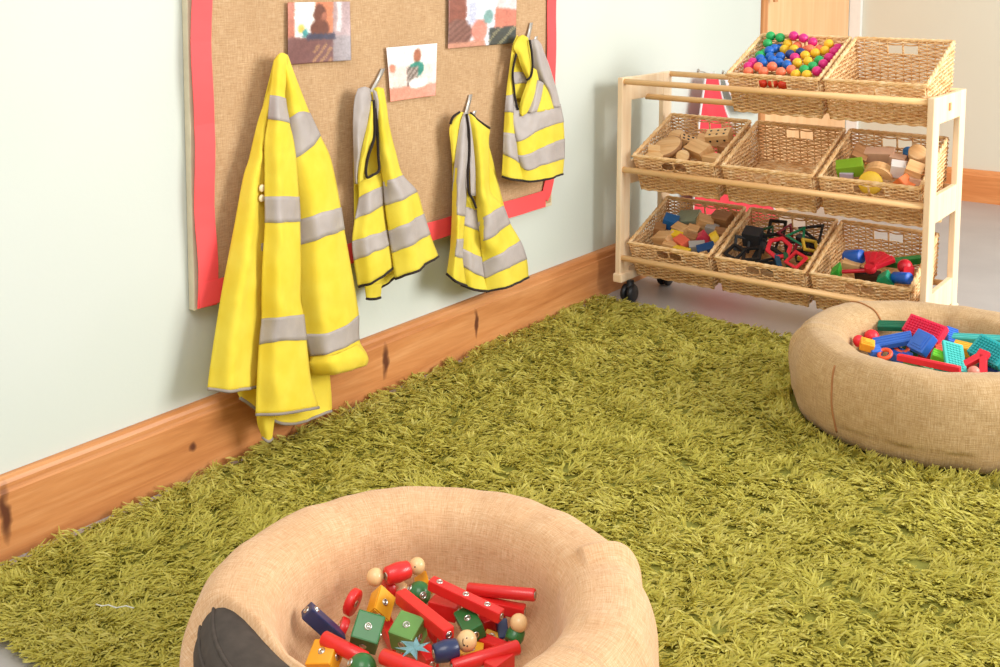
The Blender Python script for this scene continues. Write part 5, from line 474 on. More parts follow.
# ------------------------------------------------------------------ basket trolley
XA, XB, YF, YR = .093, 1.081, 3.052, 3.394
TZ = (.735, .446, .151)
tr = tag(empty('basket_trolley', ((XA+XB)/2, (YF+YR)/2, 0)), 'pale wooden three tier trolley on castors holding eight wicker baskets', 'trolley')
inv = Matrix.Translation(tr.location).inverted()
def part(name, bm, mat, parent=tr, sm=False):
    o = obj(name, bm, mat, parent, sm)
    if parent is tr: o.matrix_parent_inverse = inv
    return o
PW = .018
for sx, x in ((0, XA), (1, XB-PW)):
    xc = x+PW/2
    for y, d in ((YF, .062), (YR-.06, .06)):
        part('post', box(bmesh.new(), (PW, d, .672), (xc, y+d/2, .412), bev=.003), 'pale_wood')
    ym, dl = (YF+.062+YR-.06)/2, YR-.06-YF-.062+.001
    for z0, z1 in ((.671, .747), (.392, .47), (.112, .19)):
        part('side_rail', box(bmesh.new(), (PW-.002, dl, z1-z0), (xc, ym, (z0+z1)/2), bev=.0025), 'pale_wood')
    part('foot_rail', box(bmesh.new(), (.034, YR-YF+.008, .03), (xc+(.001 if sx == 0 else -.003), (YF+YR)/2, .085), bev=.006), 'pale_wood')
    for y in (YF+.045, YR-.045):
        cst = empty('caster', (xc+(.024 if sx == 0 else -.018), y, 0)); cst.parent = tr; cst.matrix_parent_inverse = inv
        b = bmesh.new()
        for s in (-1, 1):
            lathe(b, [(0, -.009), (.024, -.009), (.029, -.006), (.03, 0), (.029, .006), (.024, .009), (0, .009)], 22, Matrix.Translation((s*.012, -.006, .03)) @ Matrix.Rotation(PI/2, 4, 'Y'))
        obj('wheel', b, 'black_plastic', cst, True)
        b = lathe(bmesh.new(), [(0, .072), (.012, .072), (.013, .06), (.02, .056), (.021, .046), (.012, .04), (0, .04)], 20); box(b, (.008, .03, .028), (0, -.004, .04), bev=.003); obj('bracket', b, 'black_plastic', cst, True)
for k, z in enumerate(TZ):
    for y, dz in ((YF+.014, 0), (3.222, -.062), (3.384, .004)):
        part('rod', tube(bmesh.new(), [(XA+.012, y, z+dz), (XB-.012, y, z+dz)], .0098, 14), 'rod_wood', sm=True)
for z in (.711, .1):
    y = 3.215 if z > .5 else 3.33
    part('peg_end', box(bmesh.new(), (.003, .02, .022), (XB+.0005 if z > .5 else XB+.0085-.0005, y, z if z > .5 else .086), bev=.001), 'skirting_wood')

# ---- wicker basket: real woven strands
BW, BD, BH = .298, .262, .13
def woven(length, height, z0, holes, stake=.0228, pitch=.0061, r=.0025, amp=.0034):
    """strands weaving along x in the plane y=0; gaps where a hand hole is"""
    b = bmesh.new(); ns = max(2, round(length/stake)); st = length/ns
    zs = []; z = z0
    while z < height-.003: zs.append(z); z += pitch
    for k, z in enumerate(zs):
        runs = [(-length/2, length/2)]
        if holes and .092 < z < .117: runs = [(-length/2, -.046), (.046, length/2)]
        for x0, x1 in runs:
            n = max(4, int((x1-x0)/st*4)); pts = []; jz = random.uniform(-.0006, .0006)
            for i in range(n+1):
                x = x0+(x1-x0)*i/n; ph = PI*(x+length/2)/st+PI*(k % 2)
                pts.append((x, amp*math.cos(ph), z+jz+.0005*math.sin(x*70+k)))
            tube(b, pts, r*random.uniform(.92, 1.08), 5)
    for i in range(ns+1):
        x = -length/2+st*i
        if holes and abs(x) < .044 and abs(x) > .008: top = .092
        else: top = height-.001
        tube(b, [(x, 0, 0), (x, 0, top)], .0024, 5)
    if holes:
        for s in (-.046, 0, .046): tube(b, [(s, 0, .086), (s, 0, .124)], .003, 5)
    return b
def place(bm, loc, rz=0, lean=0): bmesh.ops.transform(bm, matrix=Matrix.Translation(loc) @ Matrix.Rotation(rz, 4, 'Z') @ Matrix.Rotation(lean, 4, 'X'), verts=bm.verts); return bm
def flare(bm):   # side walls widen towards the rim at the back
    for v in bm.verts: v.co.y += .032*(v.co.y/BD)*(v.co.z/BH)
    return bm
def make_basket():
    root = empty('wicker_basket')
    ins, L = .006, .055
    obj('front_wall', place(woven(BW-.02, BH, .004, True), (0, ins, 0), 0, L), 'wicker', root, True)
    obj('back_wall', place(woven(BW-.02, BH*1.02, .004, True), (0, BD-ins, 0), PI, .2), 'wicker', root, True)
    for s in (-1, 1): obj('side_wall', flare(place(woven(BD-.012, BH, .004, False), (s*(BW/2-.012), BD/2, 0), s*PI/2, .06)), 'wicker', root, True)
    b = bmesh.new(); k = 0; y = .008
    while y < BD-.006:
        n = 44; tube(b, [(-BW/2+.012+(BW-.024)*i/n, y, .003+.0022*math.cos(PI*i/3.4+PI*(k % 2))) for i in range(n+1)], .0052, 5); y += .0088; k += 1
    obj('base', b, 'wicker', root, True)
    per = []; hw, y0, y1 = BW/2-.006, 0.001, BD+.024; cs = [(-hw, y0), (hw, y0), (hw, y1), (-hw, y1)]
    for i in range(4):
        a, c = Vector(cs[i]), Vector(cs[(i+1) % 4]); n = 30
        for q in range(n):
            t_ = q/n; p_ = a.lerp(c, t_); per.append(p_)
    cen = Vector((0, BD/2)); per = [Vector((max(-hw+.0, min(hw, p_.x)), p_.y)) for p_ in per]
    b = bmesh.new()
    for s in range(3):
        pts = []
        for i, p_ in enumerate(per):
            th = 2*PI*i/7.5+s*2*PI/3; out = (p_-cen).normalized(); pts.append((p_.x+out.x*.003*math.cos(th), p_.y+out.y*.003*math.cos(th), BH+.0032*math.sin(th)))
        tube(b, pts, .004, 6, closed=True)
    obj('rim', b, 'wicker_rim', root, True)
    return root
def copy_tree(o, parent=None):
    c = o.copy(); C.objects.link(c); c.parent = parent
    for ch in [q for q in o.children]: copy_tree(ch, c)
    return c
TILT = .396
spots = [(.604, 0, 'wicker basket of coloured balls on the top tier of the trolley'), (.907, 0, 'empty wicker basket at the right of the top tier'),
         (.281, 1, 'middle tier wicker basket holding pale wooden pieces, at the left'), (.594, 1, 'empty wicker basket in the middle of the middle tier'), (.901, 1, 'middle tier wicker basket with building blocks and a yellow disc'),
         (.270, 2, 'bottom tier wicker basket of mixed coloured blocks beside the left castor'), (.580, 2, 'bottom tier wicker basket full of black and red plastic frames'), (.886, 2, 'bottom tier wicker basket of red, blue and green plastic pieces')]
proto = make_basket()
for i, (x, tier, lb) in enumerate(spots):
    o = proto if i == 0 else copy_tree(proto)
    o.location = (x, 3.131, (.657, .3715, .081)[tier]); o.rotation_euler = (TILT, 0, random.uniform(-.004, .004)); tag(o, lb, 'basket', 'wicker baskets in the trolley')

# ------------------------------------------------------------------ toys
def toy_bm(d):
    k = d['k']; s = d.get('s'); b = bmesh.new()
    if k in ('ball',): 
        bmesh.ops.create_uvsphere(b, u_segments=24, v_segments=14, radius=d['r'])
    elif k in ('cube', 'wblock', 'dotted'):
        box(b, s, bev=.0022 if k == 'cube' else .0016)
    elif k == 'wedge':
        x, y, z = (q/2 for q in s); v = [b.verts.new(q) for q in ((-x,-y,-z),(x,-y,-z),(x,y,-z),(-x,y,-z),(-x*.15,-y,z),(-x*.15,y,z))]
        for f in ((0,1,4),(2,3,5),(0,3,2,1),(0,4,5,3),(1,2,5,4)): b.faces.new([v[i] for i in f])
        bmesh.ops.bevel(b, geom=b.edges[:], offset=.0018, segments=2, affect='EDGES')
    elif k == 'arch':
        x, y, z = s; n = 12; pr = [(x/2*math.cos(PI*i/n), z*math.sin(PI*i/n)-z/2) for i in range(n+1)]; pi2 = [(x*.22*math.cos(PI*i/n), z*.5*math.sin(PI*i/n)-z/2) for i in range(n, -1, -1)]
        lo = [b.verts.new((q[0], -y/2, q[1])) for q in pr+pi2]; hi = [b.verts.new((q[0], y/2, q[1])) for q in pr+pi2]; N = len(lo)
        for i in range(N): b.faces.new((lo[i], lo[(i+1) % N], hi[(i+1) % N], hi[i]))
        for i in range(n): b.faces.new((lo[i], lo[i+1], lo[N-2-i], lo[N-1-i])); b.faces.new((hi[i], hi[N-1-i], hi[N-2-i], hi[i+1]))
    elif k in ('disc', 'logdisc'):
        r, h = (d['r'], .012) if k == 'disc' else s
        lathe(b, [(0,-h/2),(r*.93,-h/2),(r,-h/2+.0015),(r,h/2-.0015),(r*.93,h/2),(0,h/2)], 26)
    elif k in ('barrelv', 'rodp'):
        r, h = s; lathe(b, [(0,-h/2),(r*.9,-h/2),(r,-h/2+.002),(r,h/2-.002),(r*.9,h/2),(0,h/2)], 20)
    elif k == 'ring':
        n = 28; r = s; tube(b, [(r*.76*math.cos(2*PI*i/n), r*.76*math.sin(2*PI*i/n), 0) for i in range(n)], r*.26, 10, closed=True)
    elif k == 'dome':
        bmesh.ops.create_uvsphere(b, u_segments=20, v_segments=12, radius=s); lathe(b, [(s*.62,-s*.85),(s*.7,-s*.6),(s*.5,-s*.4)], 16)
        lathe(b, [(0,-s*.86),(s*.62,-s*.85)], 16)
    elif k.startswith('poly'):
        n = int(k[4:]); r = s; ro = PI/n; loop = lambda rr, z: [b.verts.new((rr*math.cos(2*PI*i/n+ro), rr*math.sin(2*PI*i/n+ro), z)) for i in range(n)]
        h = .004; A, B_, C_, D_ = loop(r, -h), loop(r, h), loop(r*.72-.002, h), loop(r*.72-.002, -h)
        for i in range(n):
            j = (i+1) % n
            for p, q in ((A, B_), (B_, C_), (C_, D_), (D_, A)): b.faces.new((p[i], p[j], q[j], q[i]))
        bmesh.ops.bevel(b, geom=b.edges[:], offset=.0012, segments=2, affect='EDGES')
    elif k == 'bristle':   # studded flat block: body plus rows of small bristles on both faces
        x, y, z = s; box(b, (x, y, z*.72), bev=.003); st = .0074; nx, ny = int(x/st)-1, int(y/st)-1
        for i in range(nx):
            for j in range(ny):
                for sg in (1, -1): box(b, (.0036, .0036, z*.16), ((i-(nx-1)/2)*st, (j-(ny-1)/2)*st, sg*z*.43), bev=0)
        for i in range(nx): box(b, (.0036, .003, z*.4), ((i-(nx-1)/2)*st, -y/2-.001, 0))
    elif k == 'ridged':
        x, y, z = s if s else (d['r']*2, d['r']*2, (Vector(d['p'][1])-Vector(d['p'][0])).length)
        box(b, (x, y, z), bev=.002)
        if s:
            n = max(2, int(y/.0075))
            for i in range(n): box(b, (x*.96, .0032, .003), (0, (i-(n-1)/2)*y/n, z/2), bev=.0008, seg=1)
        else:
            box(b, (.003, y*.5, z*.9), (x/2, 0, 0), bev=.001, seg=1)
    elif k == 'panelblock':
        x, y, z = s; box(b, s, bev=.003); box(b, (x*.72, y*.72, .004), (0, 0, z/2), bev=.0015); box(b, (x*.5, y*.5, .003), (0, 0, z/2+.002), bev=.001)
    elif k == 'angle':
        for sg in (-1, 1): box(b, (.016, s*1.25, .014), (sg*s*.28, 0, 0), (0, 0, sg*.5), bev=.002)
        box(b, (.026, .016, .0142), (0, s*.55, 0), bev=.002)
    elif k == 'fan':
        for i in range(5):
            a = (i-2)*.3; box(b, (.02, s*(1-.12*(i % 2)), .016), (math.sin(a)*s*.5, math.cos(a)*s*.5-.015, .001*(i % 2)), (0, 0, -a), bev=.003)
        lathe(b, [(0,-.009),(.016,-.009),(.018,0),(.016,.009),(0,.009)], 18, Matrix.Translation((0,-.016,0)))
    elif k == 'scrap':
        n = 15; c0 = b.verts.new((0,0,0)); vv = [b.verts.new(((s*(1.25 if i % 2 else .5)*random.uniform(.8,1.15))*math.cos(2*PI*i/n), (s*(1.1 if i % 2 else .55))*math.sin(2*PI*i/n), random.uniform(-.004,.004))) for i in range(n)]
        for i in range(n): b.faces.new((c0, vv[i], vv[(i+1) % n]))
        bmesh.ops.solidify(b, geom=b.faces[:], thickness=.0006)
    elif k in ('bar', 'rod', 'barrel'):
        L = (Vector(d['p'][1])-Vector(d['p'][0])).length; r = d['r']
        if k == 'bar': box(b, (r*2, r*2, L+r), bev=.0022)
        elif k == 'rod': lathe(b, [(0,-L/2),(r*.85,-L/2),(r,-L/2+.002),(r,L/2-.002),(r*.85,L/2),(0,L/2)], 22)
        else: L = max(L, r*1.7); lathe(b, [(0,-L/2),(r*.75,-L/2),(r*.88,-L/2+.002),(r*1.02,0),(r*.88,L/2-.002),(r*.75,L/2),(0,L/2)], 24)
    return b
SM = ('ball','disc','logdisc','barrelv','rodp','ring','dome','rod','barrel')
def magnet(parent, loc, nrm, r=.0052):
    n = Vector(nrm).normalized(); m = Matrix.Translation(loc) @ n.to_track_quat('Z', 'Y').to_matrix().to_4x4()
    b = lathe(bmesh.new(), [(0,.0003),(r*.45,.0003),(r*.5,-.0006),(r*.62,-.0006),(r*.7,.0012),(r*.9,.0012),(r,-.0004)], 18, m); return obj('magnet', b, 'steel', parent, True)
def place_toy(d, name, mat, group, cat='toy'):
    o = obj(name, toy_bm(d), mat, None, d['k'] in SM)
    if d['k'] in SM: o.data.set_sharp_from_angle(angle=.9)
    if len(d['p']) == 2: o.matrix_world = axis_matrix(*d['p'])
    else: o.matrix_world = xf(d['p'][0], d.get('rot', (0,0,0)))
    return tag(o, d['l'], cat, group)
NAMES = dict(ball='wooden_ball', barrel='wooden_peg_body', wedge='wooden_wedge', disc='wooden_disc', cube='wooden_cube', bar='wooden_bar', rod='wooden_rod', scrap='paper_scrap')
for d in D['toys1']:
    k = d['k']; o = place_toy(d, NAMES[k], 'toy_'+d['c'], 'wooden magnetic toys in the near tyre', 'paper' if k == 'scrap' else 'wooden toy')
    if k == 'cube':
        x, y, z = (q/2 for q in d['s'])
        for loc, n in (((0,0,z),(0,0,1)), ((x,0,0),(1,0,0)), ((0,-y,0),(0,-1,0)), ((-x,0,0),(-1,0,0))): magnet(o, loc, n, .0056)
    elif k in ('bar', 'rod', 'disc'):
        L = ((Vector(d['p'][1])-Vector(d['p'][0])).length+(d['r'] if k == 'bar' else 0))/2 if k != 'disc' else .006
        for s in (-1, 1): magnet(o, (0, 0, s*L), (0, 0, s), min(.0054, d['r']*.62))
        if d.get('mags') == 1:
            for q in (-.75, .0, .6): magnet(o, (d['r'], 0, q*L), (1, 0, 0), .0052)
        if d.get('mags') == 2: magnet(o, (d['r'], 0, -.7*L), (1, 0, 0), .005)
    elif k == 'wedge': magnet(o, (.003, -d['s'][1]/2, -.002), (0, -1, 0), .005); magnet(o, (d['s'][0]*.2, 0, .002), (.66, 0, .75), .005)
    elif d.get('mag'):
        for n in ((.8,-.4,.35), (-.5,-.6,.6), (.1,-.5,-.85)): n = Vector(n).normalized(); magnet(o, n*d['r']*.99, n, .0056)
    elif k == 'barrel':
        for s in (-1, 1): magnet(o, (0, 0, s*max((Vector(d['p'][1])-Vector(d['p'][0])).length, d['r']*1.7)/2), (0, 0, s), .006)
    if d.get('face'):
        cam_dir = (Vector((1.879, 0, 1.068))-Vector(d['p'][0])).normalized(); sd = cam_dir.cross(Vector((0,0,1))).normalized(); up = sd.cross(cam_dir)
        fb = bmesh.new()
        if d['face'] == 2:
            for a, c in ((.0,.25),(.25,-.42),(-.05,-.5)): q = (cam_dir+sd*a+up*c).normalized()*d['r']; bmesh.ops.create_uvsphere(fb, u_segments=8, v_segments=6, radius=.0011, matrix=Matrix.Translation(q))
            tube(fb, [((cam_dir+sd*(.3+.12*math.cos(t_))+up*(-.1+.4*math.sin(t_))).normalized()*d['r']) for t_ in [x*.2-1.1 for x in range(11)]], .0006, 6)
        else: bmesh.ops.create_uvsphere(fb, u_segments=8, v_segments=6, radius=.0012, matrix=Matrix.Translation((cam_dir+sd*.25-up*.1).normalized()*d['r']))
        obj('drawn_face', fb, 'black_plastic', o)
N2 = dict(bristle='bristle_block', ridged='ridged_brick', panelblock='panel_brick', angle='angle_piece', ring='ring_piece', dome='round_piece')
for d in D['toys2']: place_toy(d, N2[d['k']], 'brick_'+d['c'], 'plastic building pieces in the far tyre', 'building piece')
N3 = dict(logdisc='log_slice', wblock='toy_block', dotted='dotted_block', ring='toy_ring', arch='arch_block', wedge='wedge_block', barrelv='toy_cylinder', poly3='triangle_frame', poly4='square_frame', poly6='hexagon_frame', fan='spread_piece', dome='round_piece', rodp='toy_rod')
for d in D['btoys']:
    o = place_toy(d, N3[d['k']], 'piece_'+d['c'], d['g'], 'toy block')
    if d['k'] == 'dotted':
        x, y, z = (q/2 for q in d['s']); fb = bmesh.new()
        for i in range(3):
            for j in range(2): lathe(fb, [(0,.0004),(.0042,.0004),(.0044,-.0004)], 10, Matrix.Translation(((i-1)*x*.6, (j-.5)*y*.9, z)))
        for i in range(3): lathe(fb, [(0,.0004),(.004,.0004),(.0042,-.0004)], 10, Matrix.Translation(((i-1)*x*.6, -y, 0)) @ Matrix.Rotation(PI/2, 4, 'X'))
        obj('painted_dots', fb, 'black_plastic', o)
    if d['k'] == 'logdisc':
        r, h = d['s']; obj('bark', lathe(bmesh.new(), [(r*.99,-h/2+.001),(r*1.05,-h/2+.002),(r*1.06,h/2-.002),(r*.99,h/2-.001)], 26), 'piece_wooddark', o, True)
# balls
bumpy = bmesh.new(); bmesh.ops.create_icosphere(bumpy, subdivisions=3, radius=.0152)
for v in bumpy.verts: v.co *= 1+.05*noise.noise(v.co*420)
bme = bpy.data.meshes.new('toy_ball'); bumpy.to_mesh(bme); bumpy.free()
for p in bme.polygons: p.use_smooth = True
ORD = 'first second third fourth fifth sixth seventh eighth ninth tenth eleventh twelfth'.split()
byc = {}
for c, q, px in D['balls']: byc.setdefault(c, []).append((px, q))
for c, L in byc.items():
    me = bme.copy(); me.materials.append(M['ball_'+c])
    for i, (px, q) in enumerate(sorted(L)):
        o = bpy.data.objects.new('toy_ball', me); C.objects.link(o); o.location = q; o.rotation_euler = (random.random()*6, random.random()*6, 0)
        cc = {'red': 'orange red'}.get(c, c)
        tag(o, f"{cc} ball in the top basket, {ORD[i]} from the left of the {cc} balls" if c != 'red' else f"{cc} ball behind the top basket's front hand hole, {ORD[i]} from the left", 'ball', 'coloured balls in the top basket')

# ------------------------------------------------------------------ hessian covered tyres
ZB = .0105
def cover_profile(sag):
    pr = [(.296, .0), (.314, .01), (.327, .035), (.332, .075), (.332, .115), (.327, .15), (.315, .18), (.296, .2), (.272, .205), (.247, .202), (.226, .195), (.211, .178), (.203, .158), (.199, .13), (.192, .1), (.174, .074), (.14, .06), (.1, .053), (.05, .05), (.0, .048)]
    return [(r, z) for r, z in pr]
def ring(c, label, mat, patch, seed, cords, bumps):
    root = tag(empty('tyre_toy_bin', (c[0], c[1], ZB)), label, 'toy bin', 'hessian covered tyres on the rug')
    # the tyre inside
    n, k = 96, 40; vs, fs = [], []
    sg = lambda v, e: math.copysign(abs(v)**e, v)
    for i in range(n):
        a = 2*PI*i/n
        for j in range(k):
            t_ = 2*PI*j/k; rad = .26+.0575*sg(math.cos(t_), .8); z = .1025+.094*sg(math.sin(t_), .85)
            groove = .003 if (rad > .3 and z < .165 and i % 2 == 0) else 0
            vs.append(((rad-groove)*math.cos(a), (rad-groove)*math.sin(a), z))
    for i in range(n):
        for j in range(k): fs.append((i*k+j, ((i+1) % n)*k+j, ((i+1) % n)*k+(j+1) % k, i*k+(j+1) % k))
    tyre_o = pyobj('tyre', vs, fs, 'black_rubber', root)
    if patch:
        for rr, zz in ((.288, .1895), (.306, .1665)):   # moulded rings on the bare shoulder
            tube_b = tube(bmesh.new(), [(rr*math.cos(2*PI*i/96), rr*math.sin(2*PI*i/96), zz) for i in range(96)], .0028, 8, closed=True); obj('tyre_ridge', tube_b, 'black_rubber', root, True)
    pr = cover_profile(0); P = [Vector((r, z)) for r, z in pr]; sub = 5; nv = (len(P)-1)*sub; na = 288; vs, fs, uv = [], [], []
    arc = 0; prev = None
    for j in range(nv+1):
        q = cr(P, j/sub); arc += (q-prev).length if prev is not None else 0; prev = q.copy()
        for i in range(na+1):
            a = 2*PI*(i % na)/na; d = .0015+.005*noise.noise((math.cos(a)*2.2+seed, math.sin(a)*2.2, q.y*7))+.0028*noise.noise((math.cos(a)*7+seed, math.sin(a)*7, q.y*18))
            fold = .0025*math.sin(a*17+seed)*max(0, 1-abs(q.y-.03)/.06)*(q.x > .25)
            for (ba, bw, bz, bh, amp) in bumps:
                da = (a-ba+PI) % (2*PI)-PI
                if q.x > .24: d += amp*math.exp(-(da/bw)**2-((q.y-bz)/bh)**2)
            e = min(1, q.x/.12)
            nrm = Vector((q.x-.262, q.y-.105)); nrm = nrm.normalized() if q.y > .055 and q.x > .16 else Vector((0, 1))
            off = (d+fold)*e
            if patch:
                A0, B0, wa, wb = patch; tb = math.degrees(math.atan2((q.y-.1025)*.6, q.x-.262)); da = (math.degrees(a)-A0+180) % 360-180
                f_ = (da/wa)**2+((tb-B0)/wb)**2
                if q.x > .19: s_ = min(1, max(0, (1.22-f_)/.34)); s_ = s_*s_*(3-2*s_); off = off*(1-s_)-.026*s_
            r_, z_ = q.x+nrm.x*off, max(.001, q.y+nrm.y*off)
            vs.append((r_*math.cos(a), r_*math.sin(a), z_)); uv.append((a*.27, arc))
    w = na+1
    for j in range(nv):
        for i in range(na): fs.append((j*w+i, j*w+i+1, (j+1)*w+i+1, (j+1)*w+i))
    o = pyobj('hessian_cover', vs, fs, mat, root, True, uv)
    for (a0, a1, j0, j1) in cords:
        pts = []
        for i in range(25):
            t_ = i/24; a = a0+(a1-a0)*t_; q = cr(P, j0+(j1-j0)*t_); nn = Vector((q.x-.262, q.y-.105)).normalized()
            d = .0015+.005*noise.noise((math.cos(a)*2.2+seed, math.sin(a)*2.2, q.y*7))+.0028*noise.noise((math.cos(a)*7+seed, math.sin(a)*7, q.y*18))
            q = q+nn*(d+.0008); pts.append((q.x*math.cos(a), q.x*math.sin(a), q.y))
        obj('stitched_seam', tube(bmesh.new(), pts, .0024, 8), 'seam_thread', root, True)
    return root
plain('seam_thread', (170,116,70), .9)
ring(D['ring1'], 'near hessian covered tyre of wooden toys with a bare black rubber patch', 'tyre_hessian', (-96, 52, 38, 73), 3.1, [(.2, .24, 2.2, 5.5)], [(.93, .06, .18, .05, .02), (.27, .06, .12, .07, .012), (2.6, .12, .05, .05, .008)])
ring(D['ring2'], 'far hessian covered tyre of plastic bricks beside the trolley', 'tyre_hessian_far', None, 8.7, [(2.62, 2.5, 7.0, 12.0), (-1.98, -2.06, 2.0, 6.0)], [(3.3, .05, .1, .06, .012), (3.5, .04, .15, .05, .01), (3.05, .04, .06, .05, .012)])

# ------------------------------------------------------------------ shag rug
RX0, RX1, RY0, RY1 = .044, 2.7, .86, 3.05
rug = tag(empty('shag_rug', ((RX0+RX1)/2, (RY0+RY1)/2, 0)), 'large olive green shag pile rug covering the floor beside the skirting', 'rug'); rinv = Matrix.Translation(rug.location).inverted()
o = obj('backing', box(bmesh.new(), (RX1-RX0-.02, RY1-RY0-.02, .008), ((RX0+RX1)/2, (RY0+RY1)/2, .0045), bev=.002), 'rug_backing', rug); o.matrix_parent_inverse = rinv
def field(x, y, seed, f): 
    a = np.zeros_like(x); r = np.random.default_rng(seed)
    for k in range(7):
        th = r.uniform(0, 2*PI); fr = f*r.uniform(.5, 1.6); a += np.sin((x*np.cos(th)+y*np.sin(th))*fr+r.uniform(0, 6.28))
    return a/2.6
def pile(n_tuft, per):
    tx = rng.uniform(RX0, RX1, n_tuft); ty = RY0+(RY1-RY0)*rng.uniform(0, 1, n_tuft)**1.25
    keep = np.ones(n_tuft, bool)
    for c in (D['ring1'], D['ring2']): keep &= np.hypot(tx-c[0], ty-c[1]) > .322
    # only the ground the photo can see, plus a margin to both sides
    keep &= tx < 1.0+.62*(ty-.3)+.35
    tx, ty = tx[keep], ty[keep]; n = len(tx)
    ang = .7*field(tx, ty, 1, 9)+1.3*field(tx, ty, 2, 42)+rng.normal(0, .95, n)-PI*.15
    lean = np.clip(1.35+.2*field(tx, ty, 3, 40)+rng.normal(0, .18, n), .8, 1.8)
    tx = tx-.016*np.clip((ty-1.2)/1.6, 0, 1)*np.clip(1-(tx-.062)/.3, 0, 1)
    tint = rng.normal(0, .5, n)+.25*field(tx, ty, 5, 14)
    x = np.repeat(tx, per); y = np.repeat(ty, per); N = n*per
    a = np.repeat(ang, per)+rng.normal(0, .35, N); le = np.repeat(lean, per)+rng.normal(0, .2, N); ti = np.repeat(tint, per)+rng.normal(0, .3, N)
    far = np.clip((y-.9)/2.2, 0, 1)
    x = x+rng.normal(0, .003, N); y = y+rng.normal(0, .003, N)
    near = np.zeros(N)
    for c in (D['ring1'], D['ring2']): near = np.maximum(near, np.clip((.40-np.hypot(x-c[0], y-c[1]))/.05, 0, 1))
    le = le*(1-.55*near); L = rng.uniform(.016, .029, N)*(1+.35*near); wd = (.0013+.0007*far)*rng.uniform(.8, 1.25, N)
    dx, dy = np.cos(a), np.sin(a); px, py = -dy, dx; tw = rng.uniform(-.8, .8, N)
    K = 4; V = np.zeros((N, K, 2, 3), np.float32)
    for k in range(K):
        t = k/(K-1); bend = np.clip(le*(.35+.95*t), 0, 1.75)
        # integrate a curve that starts upright and droops
        h = L*t*np.cos(bend*.62); d = L*t*np.sin(bend*.8)
        cx, cy, cz = x+dx*d, y+dy*d, .006+np.maximum(h, .002+.006*t)
        w = wd*(1.15 if k < K-1 else .55); ca, sa = np.cos(tw), np.sin(tw)
        for s, sg in ((0, -1), (1, 1)):
            V[:, k, s, 0] = cx+sg*w*px*ca; V[:, k, s, 1] = cy+sg*w*py*ca; V[:, k, s, 2] = np.maximum(cz+sg*w*sa, .003)
    V[:, :, :, 0] = np.maximum(V[:, :, :, 0], .0265)
    for c in (D['ring1'], D['ring2']):
        ddx, ddy = V[..., 0]-c[0], V[..., 1]-c[1]; rr = np.hypot(ddx, ddy); k_ = np.where(rr < .336, .336/np.maximum(rr, .01), 1); V[..., 0] = c[0]+ddx*k_; V[..., 1] = c[1]+ddy*k_
    V[..., 1] = np.minimum(V[..., 1], 3.055)
    co = V.reshape(-1, 3); base = (np.arange(N)*K*2)[:, None]
    q = np.array([[2*k, 2*k+1, 2*k+3, 2*k+2] for k in range(K-1)]).reshape(-1); F = (base+q[None]).reshape(-1)
    nf = N*(K-1); me = bpy.data.meshes.new('pile'); me.vertices.add(len(co)); me.vertices.foreach_set('co', co.ravel()); me.loops.add(nf*4); me.loops.foreach_set('vertex_index', F.astype(np.int32))
    me.polygons.add(nf); me.polygons.foreach_set('loop_start', np.arange(0, nf*4, 4, dtype=np.int32)); me.polygons.foreach_set('use_smooth', np.ones(nf, bool)); me.update(calc_edges=True)
    c0, c1, c2 = (np.array(lin(c)[:3]) for c in ((192,184,84), (214,205,106), (230,221,136)))
    f = np.clip(.5+.28*ti, 0, 1)[:, None]; col = np.where(f < .5, c0+(c1-c0)*f*2, c1+(c2-c1)*(f*2-1)); col = np.repeat(col, K*2, 0)
    at = me.color_attributes.new('tint', 'FLOAT_COLOR', 'POINT'); at.data.foreach_set('color', np.c_[col, np.ones(len(col))].astype(np.float32).ravel())
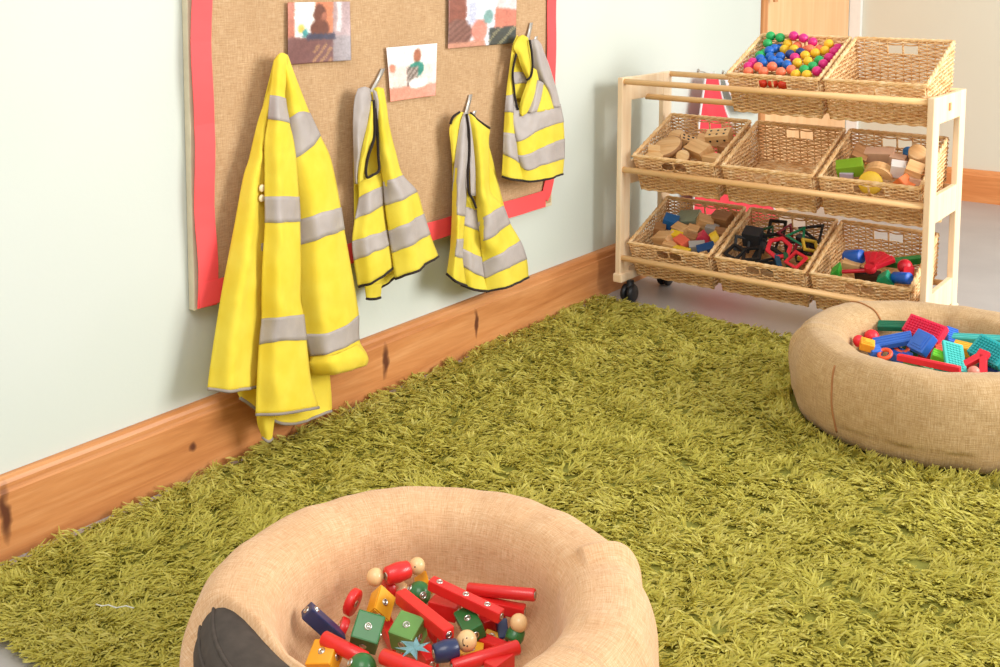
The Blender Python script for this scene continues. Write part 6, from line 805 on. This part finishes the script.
    o = link('pile', me, 'rug_yarn', rug); o.matrix_parent_inverse = rinv; o['kind'] = 'stuff'; return o
pile(62000, 5)
# stray thread on the rug and fluff by the castor
o = obj('stray_thread', tube(bmesh.new(), [Vector(p) for p in D['thread']], .0011, 6), 'grey_lint', None, True); tag(o, 'short white thread lying on the rug near its front corner', 'thread')

# ------------------------------------------------------------------ light and camera
w = bpy.data.worlds.new('World'); scene.world = w; w.use_nodes = True
w.node_tree.nodes['Background'].inputs['Color'].default_value = (.97, .985, 1, 1); w.node_tree.nodes['Background'].inputs['Strength'].default_value = .8
def area(name, loc, target, size, power, col):
    l = bpy.data.lights.new(name, 'AREA'); l.shape = 'RECTANGLE'; l.size, l.size_y = size; l.energy = power; l.color = col
    o = bpy.data.objects.new(name, l); o.location = loc; o.rotation_euler = (Vector(target)-Vector(loc)).to_track_quat('-Z', 'Y').to_euler(); C.objects.link(o); return o
area('window_light', (3.8, 3.3, 1.6), (.3, 2.3, .35), (2.0, 1.6), 150, (1, .985, .96))
area('fill_light', (1.6, .2, 2.6), (.9, 1.8, 0), (1.4, 1.4), 40, (1, .95, .88))  # added fill lamp from the front, not a fitting of the room
cam = bpy.data.cameras.new('Camera'); co = bpy.data.objects.new('Camera', cam); C.objects.link(co); scene.camera = co
f, py_, yaw, pit, rol = 1088.525, 81.862, *[math.radians(v) for v in (-36.5373, 5.4556, .24566)]
fw = Vector((math.sin(yaw)*math.cos(pit), math.cos(yaw)*math.cos(pit), -math.sin(pit))); r = Vector((math.cos(yaw), -math.sin(yaw), 0)); u = r.cross(fw)
r2 = r*math.cos(rol)+u*math.sin(rol); u2 = u*math.cos(rol)-r*math.sin(rol)
mt = Matrix((r2, u2, -fw)).transposed().to_4x4(); mt.translation = (1.879, 0, 1.068); co.matrix_world = mt
cam.sensor_fit = 'HORIZONTAL'; cam.sensor_width = 36; cam.lens = f*36/1000; cam.shift_x = 0; cam.shift_y = (py_-333.5)/1000; cam.clip_start = .02
scene.view_settings.view_transform = 'Standard'; scene.view_settings.look = 'None'; scene.view_settings.exposure = 0.0
